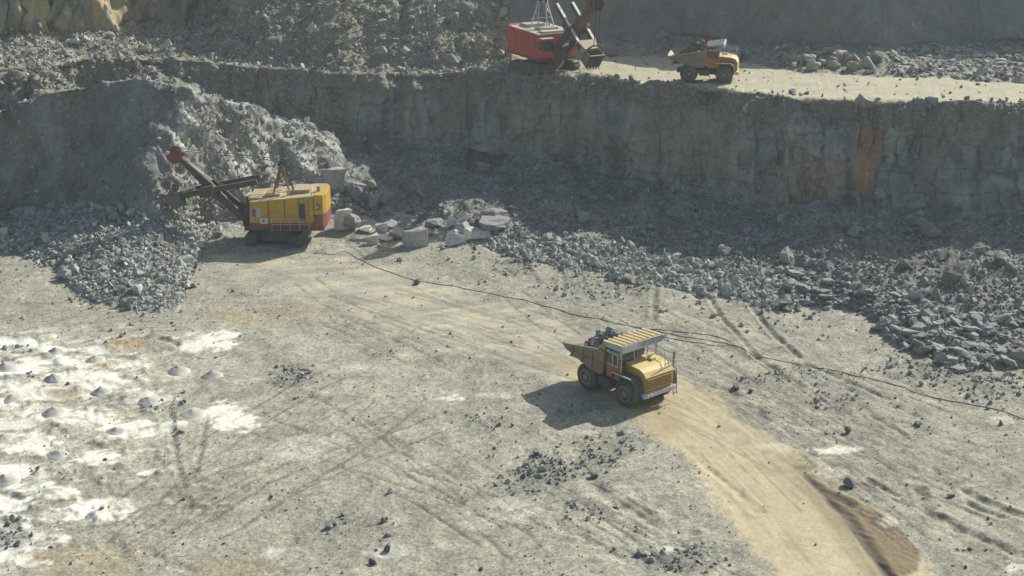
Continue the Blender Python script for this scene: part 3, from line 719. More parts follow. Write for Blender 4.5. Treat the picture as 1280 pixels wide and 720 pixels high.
# ------------------------------------------------------------------ the largest rocks become boulders of their own
MAT_R, MAT_B = rock_material('broken_rock', False), rock_material('boulder_rock', True)
def block_rock(seed, jit):
    r = random.Random(seed); bm = bmesh.new()
    for x in (-1, 1):
        for y in (-1, 1):
            for z in (-1, 1):
                bm.verts.new((x * (1 + r.uniform(-jit, jit * .4)), y * (.85 + r.uniform(-jit, jit * .4)), z * (.9 + r.uniform(-jit, jit * .4))))
    for i in range(3):
        a = r.randrange(3); v = [r.uniform(-.8, .8) for _ in range(3)]; v[a] = r.choice((-1, 1)) * r.uniform(1.0, 1.12); bm.verts.new(v)
    bmesh.ops.convex_hull(bm, input=bm.verts)
    bmesh.ops.delete(bm, geom=[v for v in bm.verts if not v.link_faces], context='VERTS')
    bmesh.ops.triangulate(bm, faces=bm.faces); bm.verts.index_update()
    V = np.array([v.co[:] for v in bm.verts]); F = np.array([[v.index for v in f.verts] for f in bm.faces]); bm.free()
    return V / np.abs(V).max(), F
def boulder_mesh(seed, flat=1.0, boxy=.6, n=16, jit=None):
    V, F = hull_rock(seed, n, flat, boxy) if jit is None else block_rock(seed, jit)
    bm = bmesh.new()
    vs = [bm.verts.new(v) for v in V]
    for f in F: bm.faces.new([vs[i] for i in f])
    bmesh.ops.dissolve_limit(bm, angle_limit=.12, verts=bm.verts, edges=bm.edges)
    bmesh.ops.bevel(bm, geom=list(bm.edges), offset=.05, segments=1, affect='EDGES', clamp_overlap=True)
    bmesh.ops.triangulate(bm, faces=bm.faces)
    bmesh.ops.subdivide_edges(bm, edges=[e for e in bm.edges if e.calc_length() > .35], cuts=2, use_grid_fill=True)
    co = np.array([v.co[:] for v in bm.verts])
    d = fbm(co[:, 0] * 1.6 + seed, co[:, 1] * 1.6, co[:, 2] * 1.6, 4, .65) * .13
    for v, k in zip(bm.verts, d): v.co += v.co.normalized() * float(k)
    me = bpy.data.meshes.new('boulder'); bm.to_mesh(me); bm.free()
    me.materials.append(MAT_B)
    return me
BM = [boulder_mesh(500 + i, 1.0, .5 + .04 * (i % 6), 13 + i % 6) for i in range(14)]
BS = [boulder_mesh(600 + i, .5, .6) for i in range(5)]
BBLOCK = [boulder_mesh(700 + i, jit=.34) for i in range(4)]
BROW = [boulder_mesh(720 + i, 1.15, .7, 11 + i % 4) if i % 2 else boulder_mesh(720 + i, jit=.75) for i in range(10)]
OCC = []
def boulder(p, size, label, group=None, meshes=None, colr=(.36, .36, .34), rot=None, scl=(1, 1, 1)):
    o = bpy.data.objects.new('boulder', random.choice(meshes or BM)); link(o)
    o.location = p; o.scale = tuple(size * .5 * k for k in scl)
    o.rotation_euler = rot if rot is not None else (random.uniform(-.5, .5), random.uniform(-.5, .5), random.uniform(0, 6.28))
    o.color = (*colr, 1)
    tag(o, label, 'boulder', group)
    return o
PALE, MID, SHD, TAN = (.64, .64, .59), (.46, .46, .43), (.27, .275, .28), (.42, .385, .28)  # PALE is lightened to stand in for sun, SHD darkened for shade
def at_foot(u, row, wpx, hpx, label, colr=PALE, meshes=None, group=None, scl=None, rot=None, lift=.36):
    """boulder whose foot stands at that place of the ground; size from its width in the photograph"""
    p = surf(u, row); s = wpx / FPX * depth(p.y, p.z)
    k = scl or (1, .9, min(1.5, hpx / wpx * 1.12))
    return boulder(p + Vector((0, s * .3, s * lift * k[2])), s * 1.18, label, group, meshes or BROW, colr, rot if rot is not None else (random.uniform(-.12, .12), random.uniform(-.12, .12), random.uniform(0, 6.28)), k)
NB = len(COL.objects)
at_foot(518, 309, 25, 24, 'big square grey block standing alone in front of the boulder row', MID, BBLOCK, rot=(0.03, -.05, .35))
at_foot(465, 306, 16, 13, 'small white boulder at the front near the left end of the boulder row')
at_foot(481, 302, 20, 11, 'flat pale boulder just right of the small white boulder', PALE, BS)
at_foot(498, 301, 19, 17, 'grey boulder tucked behind the left side of the big square block', MID)
at_foot(534, 296, 14, 13, 'small tan boulder just right of the big square block', TAN)
at_foot(570, 308, 24, 16, 'pale rounded boulder at the front of the right-hand boulder cluster')
at_foot(597, 302, 31, 18, 'wide white boulder at the right end of the boulder row')
at_foot(580, 294, 22, 20, 'tall grey boulder at the back of the right-hand boulder cluster', MID)
at_foot(565, 284, 12, 13, 'small pale upright boulder on top of the right-hand cluster')
at_foot(566, 296, 15, 10, 'low pale boulder between the front and back boulders of the right-hand cluster', PALE)
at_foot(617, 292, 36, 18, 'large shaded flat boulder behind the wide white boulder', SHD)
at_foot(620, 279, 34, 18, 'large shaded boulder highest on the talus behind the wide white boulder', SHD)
at_foot(457, 291, 18, 10, 'pale flat slab right of the two white boulders beside the yellow shovel', PALE, BS)
at_foot(476, 292, 16, 14, 'grey boulder above the flat pale boulder in the boulder row', MID)
at_foot(488, 286, 14, 10, 'small sunlit boulder at the back of the left part of the boulder row')
at_foot(440, 291, 24, 24, 'large pale pointed boulder nearest the rear of the yellow shovel, right one of two', (.38, .38, .36))
at_foot(427, 288, 22, 28, 'large white boulder touching the rear of the yellow shovel, left one of two')
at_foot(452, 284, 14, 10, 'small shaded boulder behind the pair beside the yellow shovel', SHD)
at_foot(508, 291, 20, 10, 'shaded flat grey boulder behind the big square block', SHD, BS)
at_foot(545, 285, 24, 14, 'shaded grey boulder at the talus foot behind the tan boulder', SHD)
at_foot(415, 236, 23, 28, 'tall pale block standing high on the blasted heap above the yellow shovel', (.42, .43, .41), BBLOCK, rot=(.1, .08, .5))
at_foot(398, 232, 18, 14, 'grey block left of the tall pale block on the blasted heap', MID)
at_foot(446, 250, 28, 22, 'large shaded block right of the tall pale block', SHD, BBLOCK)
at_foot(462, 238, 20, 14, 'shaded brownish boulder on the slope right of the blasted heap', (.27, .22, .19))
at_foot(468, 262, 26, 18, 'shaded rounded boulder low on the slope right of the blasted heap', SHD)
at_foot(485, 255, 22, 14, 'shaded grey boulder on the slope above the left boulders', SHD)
at_foot(604, 213, 16, 9, 'lone oval shaded boulder high on the main face', (.33, .34, .34))
at_foot(787, 355, 19, 10, 'yellowish boulder alone below the lit strip of rubble', (.40, .37, .25))
at_foot(521, 356, 11, 8, 'dark stone alone on the pale track left of the cable', (.13, .13, .125))
at_foot(1039, 133, 15, 12, 'pale angular boulder on the bench edge, left one of the pair', TAN)
at_foot(1084, 134, 20, 14, 'pale pointed boulder on the bench edge, right one of the pair', (.38, .37, .32), BBLOCK, rot=(.5, .3, .4))
at_foot(1061, 135, 16, 9, 'low brown boulder between the pair on the bench edge', (.26, .25, .22))
at_foot(1167, 130, 15, 11, 'rounded grey boulder on the bench edge near the right', MID)
at_foot(1200, 163, 13, 13, 'tan boulder stuck in the rubble below the right bench edge', (.33, .30, .25))
at_foot(1184, 158, 13, 14, 'brownish boulder left of the tan boulder below the right bench edge', (.30, .25, .22))
at_foot(936, 140, 14, 13, 'grey boulder lodged just below the middle of the bench edge', MID)
at_foot(921, 78, 26, 26, 'large bluish boulder directly behind the cab of the orange truck', (.30, .32, .33))
at_foot(906, 68, 16, 14, 'pale boulder behind the roof of the orange truck', MID)
for i, (u, r, w, h) in enumerate([(984, 76, 12, 8), (1001, 78, 18, 12), (1017, 88, 16, 12), (1021, 75, 16, 11), (1036, 69, 22, 12), (1044, 86, 16, 12), (1049, 77, 18, 14), (1062, 78, 14, 12), (1068, 87, 15, 13),
                                  (1083, 86, 13, 11), (1046, 64, 18, 9), (1010, 66, 14, 9), (1030, 82, 14, 10), (994, 84, 10, 7), (985, 62, 8, 7)]):
    at_foot(u, r, w, h, 'pale block in the pile of big blocks behind the right of the bench road', TAN if i % 3 else (.36, .355, .33), None, 'blocks piled behind the bench road')
# parked rocks in the foreground
for u, r, w, h, c, lb in [(484, 690, 11, 11, (.16, .16, .155), 'dark pyramid stone on a pale dust streak in the foreground'), (466, 706, 10, 8, (.15, .15, .145), 'dark flat stone left of the dark pyramid stone'),
                          (487, 617, 8, 8, (.45, .45, .43), 'small white stone on the grey ground below the truck shadow'), (1063, 611, 15, 14, (.22, .23, .24), 'dark grey boulder beside the tip of the dark trench by the haul road'),
                          (671, 570, 10, 8, (.13, .13, .13), 'dark stone at the left end of the gravel heap'), (743, 598, 13, 8, (.12, .12, .12), 'dark stone at the right foot of the gravel heap'),
                          (920, 487, 14, 8, (.15, .15, .15), 'dark boulder on grey ground right of the yellow truck'), (940, 492, 8, 6, (.16, .16, .16), 'smaller dark stone right of the dark boulder near the yellow truck'),
                          (1060, 541, 10, 9, (.17, .17, .17), 'dark pointed stone on open ground right of the haul road'), (1189, 622, 9, 6, (.18, .18, .18), 'dark low stone near the long trench at the right')]:
    at_foot(u, r, w, h, lb, c)
n_manual = len(COL.objects) - NB

REG_LABEL = {
    'talus': ('dark shaded boulder lying in the talus below the main face', 'large boulders in the shaded talus'),
    'strip': ('sunlit grey boulder in the strip of rubble at the talus foot', 'boulders in the lit strip of rubble'),
    'slabs': ('grey slab in the slabby rubble spreading over the floor at far right', 'slabs in the right-hand rubble'),
    'left_rubble': ('pale grey boulder in the rubble spread below the dark heap face', 'boulders in the left-hand rubble'),
    'heap': ('pale boulder on the blasted heap behind the yellow shovel', 'boulders on the blasted heap'),
    'upper_pile': ('brownish grey boulder in the rubble slope above the upper bench', 'boulders in the upper rubble slope'),
    'rim': ('grey boulder lodged along the crumbling edge of the upper bench', 'boulders along the bench edge'),
    'bench_blocks': ('grey block lying at the back of the bench road', 'blocks along the back of the bench'),
    'bench_slabs': ('bluish grey slab in the slab heap at the far right of the bench', 'slabs at the back of the bench'),
    'yellow': ('yellowish boulder below the yellow rock face', 'boulders below the yellow face'),
    'stones': ('loose dark stone lying on the open pit floor', 'loose stones on the pit floor')}
allp = np.concatenate([r[1] for r in ROCKS]); alls = np.concatenate([r[2] for r in ROCKS])
pu, pr_ = project(allp[:, 0], allp[:, 1], allp[:, 2])
scr = alls / depth(allp[:, 1], allp[:, 2]) * FPX
scr[(pu < 4) | (pu > 1276) | (pr_ < 4) | (pr_ > 716)] = 0
# rocks hidden behind something are left to the mass
N_AUTO = 292 - n_manual
order = np.argsort(-scr)
eye = Vector((0, 0, CAM_H)); pick = set()
for i in order[:900]:
    if len(pick) >= N_AUTO: break
    q = Vector(allp[i]); q.z += alls[i] * .45
    d = eye - q; h = BVH.ray_cast(q, d.normalized(), d.length)
    if h[0] is None: pick.add(int(i))
ofs = 0
mass_v, mass_f, mass_c = {}, {}, {}
MASS = {'talus': 'talus', 'strip': 'talus', 'slabs': 'talus', 'left_rubble': 'left', 'heap': 'left', 'upper_pile': 'upper', 'rim': 'upper', 'bench_blocks': 'upper',
        'bench_slabs': 'upper', 'yellow': 'upper', 'stones': 'stones'}
for region, p, s, R, shapes, c in ROCKS:
    n = len(p); ids = np.arange(ofs, ofs + n); ofs += n
    pk = np.array([int(i) in pick for i in ids])
    for k in np.nonzero(pk)[0]:
        lb, gp = REG_LABEL[region]
        o = boulder(Vector(p[k]), float(s[k]) * 1.15, lb, gp, BS if shapes == 'slab' else BM, tuple(c[k]))
        o.rotation_euler = Matrix(R[k].tolist()).to_euler()
    keep = np.nonzero(~pk)[0]
    bank = SMALL if shapes == 'small' else SLAB
    which = RNG.integers(0, len(bank), n)
    M = MASS[region]
    for b in range(len(bank)):
        j = keep[which[keep] == b]
        if len(j) == 0: continue
        V, F = bank[b]
        vv = np.einsum('nij,kj->nki', R[j], V) * (s[j] * .5)[:, None, None] + p[j][:, None, :]
        base = sum(len(a) for a in mass_v.get(M, []))
        ff = F[None] + (np.arange(len(j)) * len(V))[:, None, None] + base
        mass_v.setdefault(M, []).append(vv.reshape(-1, 3)); mass_f.setdefault(M, []).append(ff.reshape(-1, 3))
        cc = np.repeat(np.concatenate([c[j], np.ones((len(j), 1))], 1), len(V), axis=0)
        mass_c.setdefault(M, []).append(cc)
MLAB = {'talus': 'broken grey rock covering the slope and floor below the main face', 'left': 'broken rock strewn over the blasted heap and its foot at the left',
        'upper': 'broken brownish rock covering the slopes and edge of the upper bench', 'stones': 'small stones and gravel scattered over the pit floor'}
for M in mass_v:
    me = mesh_from('rubble', np.concatenate(mass_v[M]), np.concatenate(mass_f[M]), 3, False, np.concatenate(mass_c[M]))
    o = bpy.data.objects.new('gravel' if M == 'stones' else 'rubble', me); link(o); me.materials.append(MAT_R)
    tag(o, MLAB[M], 'gravel' if M == 'stones' else 'rubble', None, 'stuff')
print('ROCKS', len(allp), 'individual', n_manual + len(pick))

# ------------------------------------------------------------------ cones of drill cuttings
MAT_CONE, nt_c, b_c = new_mat('drill_cuttings')
_gc = N(nt_c, 'ShaderNodeNewGeometry'); _tc = N(nt_c, 'ShaderNodeTexCoord')
_n = noise_tex(nt_c, _gc.outputs['Position'], 6, 5, .6)
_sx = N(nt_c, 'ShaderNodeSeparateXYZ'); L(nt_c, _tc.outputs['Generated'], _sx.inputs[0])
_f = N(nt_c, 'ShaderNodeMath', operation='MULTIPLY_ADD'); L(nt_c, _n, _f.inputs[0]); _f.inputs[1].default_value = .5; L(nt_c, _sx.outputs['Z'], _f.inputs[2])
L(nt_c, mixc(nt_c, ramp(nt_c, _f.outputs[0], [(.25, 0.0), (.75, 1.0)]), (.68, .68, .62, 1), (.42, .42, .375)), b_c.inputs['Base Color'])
b_c.inputs['Roughness'].default_value = 1; b_c.inputs['Specular IOR Level'].default_value = .05
def cone_mesh(seed):
    nr, ns = 9, 30
    V = []; F = []
    r = random.Random(seed); ox, oy = r.uniform(-.1, .1), r.uniform(-.1, .1)
    for i in range(nr + 1):
        t = i / nr
        for j in range(ns):
            a = 2 * PI * j / ns
            rr = t * (1 + .16 * float(noise(math.cos(a) * 1.3 + seed, math.sin(a) * 1.3, t)))
            h = (1 - t) ** 1.15 * .62 + .12 * float(noise(math.cos(a) * t * 2.4 + seed, math.sin(a) * t * 2.4, 1)) * (1 - t)
            h -= .10 * max(0, t - .85) / .15
            V.append((rr * math.cos(a) + ox * (1 - t), rr * math.sin(a) + oy * (1 - t), max(h, -.1)))
    for i in range(nr):
        for j in range(ns):
            a, b = i * ns + j, i * ns + (j + 1) % ns
            F.append((a + ns, b + ns, b, a))
    me = bpy.data.meshes.new('drill_cuttings_cone'); me.from_pydata(V, [], F); me.update()
    for p_ in me.polygons: p_.use_smooth = True
    me.materials.append(MAT_CONE)
    return me
CM = [cone_mesh(i) for i in range(5)]
CONES = [(265, 470, 28, 'sharp grey cone of drill cuttings standing farthest right, off the white dust'),
         (223, 463, 25, 'blunt cone of drill cuttings just left of the farthest right one'),
         (187, 502, 26, 'pale cone of drill cuttings with dark stones at its right foot'),
         (145, 539, 22, 'steep dark cone of drill cuttings above the twin dark ruts on the left'),
         (242, 516, 26, 'low flattened grey cone of drill cuttings between two dark ruts'),
         (126, 491, 26, 'tall cone of drill cuttings on white dust right of the orange stain'),
         (119, 450, 20, 'small brownish cone of drill cuttings in the back row, right of the dark stones'),
         (68, 474, 24, 'grey cone of drill cuttings above the orange soil strip on the left'),
         (69, 440, 20, 'dull brown cone of drill cuttings farthest back on the left'),
         (8, 461, 26, 'cone of drill cuttings at the left edge of the photo in the back row'),
         (15, 499, 26, 'cone of drill cuttings left of the orange soil, near the left edge'),
         (68, 515, 27, 'wide low cone of drill cuttings below the orange soil strip'),
         (6, 548, 28, 'white-sided cone of drill cuttings cut by the left edge, middle row'),
         (72, 568, 23, 'pointed dark cone of drill cuttings alone on the wide white dust patch'),
         (8, 601, 30, 'large cone of drill cuttings nearest the viewer at the left edge')]
for i, (u, r, w, lb) in enumerate(CONES):
    p = surf(u, r); s = w / FPX * depth(p.y, p.z) * .56
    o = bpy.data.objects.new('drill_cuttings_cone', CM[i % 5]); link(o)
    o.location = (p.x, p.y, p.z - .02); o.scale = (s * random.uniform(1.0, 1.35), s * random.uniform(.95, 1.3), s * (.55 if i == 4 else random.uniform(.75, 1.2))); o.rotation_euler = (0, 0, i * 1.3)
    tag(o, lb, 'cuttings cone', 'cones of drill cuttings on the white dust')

# ------------------------------------------------------------------ power cables on the floor
MAT_CABLE = paint('cable_rubber', (.10, .092, .08), .8, 0, .8, (.22, .21, .18))
def cable(pts, label, r=.06, wig=.25):
    w = [P(u, rr) for u, rr in pts]; path = []
    for i in range(len(w) - 1):
        p0, p1, p2, p3 = w[max(i - 1, 0)], w[i], w[i + 1], w[min(i + 2, len(w) - 1)]
        n = max(4, int((p2 - p1).length / .45))
        for k in range(n):
            t = k / n
            path.append(.5 * ((2 * p1) + (p2 - p0) * t + (2 * p0 - 5 * p1 + 4 * p2 - p3) * t * t + (3 * p1 - p0 - 3 * p2 + p3) * t ** 3))
    path.append(w[-1])
    out = []
    for q in path:
        dx = wig * float(noise(q.x * .35, q.y * .35, 3.3)); dy = wig * 1.6 * float(noise(q.x * .35, q.y * .35, 7.7))
        z, _ = drop(q.x + dx, q.y + dy); out.append(Vector((q.x + dx, q.y + dy, z + r * .7)))
    V, F = [], []; ns = 8
    for i, q in enumerate(out):
        t = (out[min(i + 1, len(out) - 1)] - out[max(i - 1, 0)]).normalized()
        s = t.cross(Vector((0, 0, 1))).normalized(); b = s.cross(t)
        for j in range(ns):
            a = 2 * PI * j / ns; V.append(q + s * (r * math.cos(a)) + b * (r * math.sin(a)))
    for i in range(len(out) - 1):
        for j in range(ns):
            a, b = i * ns + j, i * ns + (j + 1) % ns
            F.append((a, b, b + ns, a + ns))
    F.append(tuple(range(ns - 1, -1, -1))); F.append(tuple(range(len(V) - ns, len(V))))
    me = bpy.data.meshes.new('power_cable'); me.from_pydata([v[:] for v in V], [], F); me.update()
    for p_ in me.polygons: p_.use_smooth = True
    me.materials.append(MAT_CABLE)
    o = bpy.data.objects.new('power_cable', me); link(o); tag(o, label, 'cable')
    return o
cable([(392, 316), (418, 318), (428, 314), (445, 321), (475, 336), (510, 347), (560, 356), (610, 366), (660, 377), (705, 390), (760, 402), (815, 411), (870, 421), (915, 428), (950, 445), (1000, 457), (1060, 468), (1110, 479),
       (1160, 494), (1220, 508), (1300, 530)], 'long black power cable trailing from the yellow shovel across the pit floor', .027)
cable([(800, 409), (850, 413), (890, 418), (911, 424), (912, 428), (895, 429), (860, 424), (825, 417), (800, 414)], 'black cable lying in a flat loop right behind the yellow truck', .024, .15)
# ------------------------------------------------------------------ mesh builder for the machines
class MB:
    def __init__(self): self.bm = bmesh.new()
    def _faces(self, V, F):
        vs = [self.bm.verts.new(v) for v in V]
        for f in F:
            try: self.bm.faces.new([vs[i] for i in f])
            except ValueError: pass
        return self
    def box(self, x0, x1, y0, y1, z0, z1):
        V = [(x, y, z) for x in (x0, x1) for y in (y0, y1) for z in (z0, z1)]
        return self._faces(V, [(0, 1, 3, 2), (4, 6, 7, 5), (0, 4, 5, 1), (2, 3, 7, 6), (0, 2, 6, 4), (1, 5, 7, 3)])
    def prism(self, prof, y0, y1):
        """profile in (x, z), extruded along y"""
        n = len(prof)
        V = [(x, y0, z) for x, z in prof] + [(x, y1, z) for x, z in prof]
        F = [tuple(range(n)), tuple(range(2 * n - 1, n - 1, -1))] + [(i, i + n, (i + 1) % n + n, (i + 1) % n) for i in range(n)]
        return self._faces(V, F)
    def loft(self, a, b):
        n = len(a)
        F = [tuple(range(n - 1, -1, -1)), tuple(range(n, 2 * n))] + [(i, (i + 1) % n, (i + 1) % n + n, i + n) for i in range(n)]
        return self._faces(list(a) + list(b), F)
    def beam(self, p, q, w, h=None):
        p, q = Vector(p), Vector(q); h = h or w
        d = (q - p).normalized(); s = d.cross(Vector((0, 0, 1)))
        s = s.normalized() if s.length > 1e-4 else Vector((0, 1, 0)); u = s.cross(d)
        c = [s * w / 2 + u * h / 2, -s * w / 2 + u * h / 2, -s * w / 2 - u * h / 2, s * w / 2 - u * h / 2]
        return self.loft([p + k for k in c], [q + k for k in c])
    def rod(self, p, q, r, n=8, r2=None):
        p, q = Vector(p), Vector(q); r2 = r if r2 is None else r2
        d = (q - p).normalized(); s = d.orthogonal().normalized(); u = d.cross(s)
        ring = lambda c, rr: [c + s * (rr * math.cos(2 * PI * i / n)) + u * (rr * math.sin(2 * PI * i / n)) for i in range(n)]
        return self.loft(ring(p, r), ring(q, r2))
    def path(self, pts, r, n=6):
        for a, b in zip(pts[:-1], pts[1:]): self.rod(a, b, r, n)
        return self
    def lathe_y(self, prof, n=40, c=(0, 0, 0), lug=None):
        """profile of (radius, y), turned about the y axis"""
        V, F = [], []; m = len(prof)
        for i in range(n):
            a = 2 * PI * i / n
            for k, (r, y) in enumerate(prof):
                rr = r * (lug if lug and (i // 2) % 2 and .25 * m < k < .75 * m else 1)
                V.append((c[0] + rr * math.cos(a), c[1] + y, c[2] + rr * math.sin(a)))
        for i in range(n):
            for k in range(m - 1):
                a, b = i * m + k, ((i + 1) % n) * m + k
                F.append((a, a + 1, b + 1, b))
        F.append(tuple(i * m for i in range(n))); F.append(tuple((n - 1 - i) * m + m - 1 for i in range(n)))
        return self._faces(V, F)
    def build(self, name, mat, parent, bevel=0.0, smooth=False, loc=None):
        bm = self.bm
        bmesh.ops.recalc_face_normals(bm, faces=bm.faces)
        if bevel:
            es = [e for e in bm.edges if len(e.link_faces) == 2 and e.calc_face_angle(0) > .5]
            bmesh.ops.bevel(bm, geom=es, offset=bevel, segments=2, affect='EDGES', clamp_overlap=True)
        me = bpy.data.meshes.new(name); bm.to_mesh(me); bm.free()
        if smooth:
            for p in me.polygons: p.use_smooth = True
            me.set_sharp_from_angle(angle=math.radians(40))
        me.materials.append(mat)
        o = bpy.data.objects.new(name, me); link(o, parent)
        if loc is not None: o.location = loc
        return o

M_TYRE = paint('tyre_rubber', (.025, .026, .027), .85, 0, .75, (.16, .15, .13), .2)
M_RIM = paint('dusty_rim', (.35, .30, .26), .7, 0, .7)
M_RIMD = paint('dark_rim', (.10, .10, .10), .7, 0, .6)
M_DARK = paint('dark_frame_steel', (.045, .047, .05), .7, 0, .5, (.17, .16, .14))
M_BODY = paint('worn_body_steel', (.25, .195, .135), .6, 0, .7, (.33, .28, .21))
M_YEL = paint('yellow_paint', (.62, .35, .04), .5, 0, .6, (.45, .36, .2))
M_YELT = paint('pale_yellow_paint', (.78, .60, .18), .5, 0, .45, (.60, .52, .3))
M_ORG = paint('orange_red_paint', (.52, .13, .035), .5, 0, .35, (.35, .24, .16))
M_ORGD = paint('faded_orange_paint', (.36, .13, .05), .55, 0, .6, (.33, .24, .14))
M_WHITE = paint('dirty_white_paint', (.68, .69, .68), .5, 0, .35, (.42, .41, .37))
M_IVORY = paint('ivory_paint', (.74, .61, .33), .5, 0, .35, (.5, .45, .33))
M_OCHRE = paint('dark_ochre_paint', (.16, .10, .035), .6, 0, .5, (.2, .17, .12))
M_NAVY = paint('dark_blue_green_paint', (.02, .05, .062), .5, 0, .35, (.14, .14, .13))
M_GREEN = paint('dull_green_paint', (.10, .14, .09), .55, 0, .5, (.22, .21, .17))
M_BLUE = paint('blue_lettering', (.06, .21, .29), .6, 0, .2)
M_LAMP = paint('headlight_glass', (.75, .75, .7), .2, 0, .2)
M_RED = paint('red_paint', (.62, .06, .045), .5, 0, .18, (.34, .16, .13))
M_REDD = paint('faded_red_paint', (.27, .05, .035), .6, 0, .5, (.25, .16, .13))
M_YEL2 = paint('deep_yellow_paint', (.64, .385, .03), .5, 0, .5, (.33, .25, .12), .35, .7)
M_ROOF = paint('dusty_roof', (.46, .42, .30), .8, 0, .8, (.44, .42, .36))
M_ROOFY = paint('yellow_dusty_roof', (.56, .44, .16), .8, 0, .6, (.44, .40, .30))
M_RUST = paint('rusty_steel', (.17, .085, .05), .8, 0, .5, (.22, .17, .13))
M_STEEL = paint('worn_bucket_steel', (.15, .145, .14), .55, .2, .6, (.26, .25, .23))
M_CREAM = paint('cream_paint', (.80, .79, .72), .4, 0, .15, (.6, .57, .48))
M_FORK = paint('sandy_fork_paint', (.50, .40, .22), .6, 0, .5, (.38, .33, .24))
M_LGREY = paint('light_grey_paint', (.50, .52, .52), .5, 0, .4, (.42, .41, .38))
M_GLASS = glass_mat()
M_LOAD = rock_material('dark_load_rock', True)

def text_mesh(body, size, mat, name, parent, loc, rot):
    cu = bpy.data.curves.new(name, 'FONT'); cu.body = body; cu.size = size; cu.extrude = .012; cu.align_x = 'CENTER'; cu.align_y = 'CENTER'
    t = bpy.data.objects.new(name, cu); COL.objects.link(t)
    bpy.context.view_layer.update()
    me = bpy.data.meshes.new_from_object(t.evaluated_get(bpy.context.evaluated_depsgraph_get()))
    bpy.data.objects.remove(t); bpy.data.curves.remove(cu)
    me.materials.clear(); me.materials.append(mat)
    o = bpy.data.objects.new(name, me); link(o, parent); o.location = loc; o.rotation_euler = rot
    return o

def make_wheel(root, x, y, R, w, side, rim_mat):
    W = MB().lathe_y([(R * .56, -w / 2), (R * .80, -w / 2 - .015), (R * .94, -w / 2 + .03), (R, -w / 2 + .10), (R, -w * .2), (R, 0), (R, w * .2), (R, w / 2 - .10), (R * .94, w / 2 - .03), (R * .80, w / 2 + .015), (R * .56, w / 2)],
                     56, (0, 0, 0), .965).build('wheel', M_TYRE, root, 0, True, (x, y, R))
    s = side
    rim = MB().lathe_y([(R * .57, 0), (R * .57, s * .03), (R * .5, s * .04), (R * .42, -s * .10), (R * .24, -s * .10), (R * .22, s * .06), (R * .10, s * .08), (.01, s * .08)], 28, (0, s * w / 2, 0))
    for k in range(10):
        a = 2 * PI * k / 10
        rim.rod((R * .33 * math.cos(a), s * (w / 2 - .10), R * .33 * math.sin(a)), (R * .33 * math.cos(a), s * (w / 2 - .04), R * .33 * math.sin(a)), .03, 6)
    rim.build('rim', rim_mat, W, 0, True)
    return W

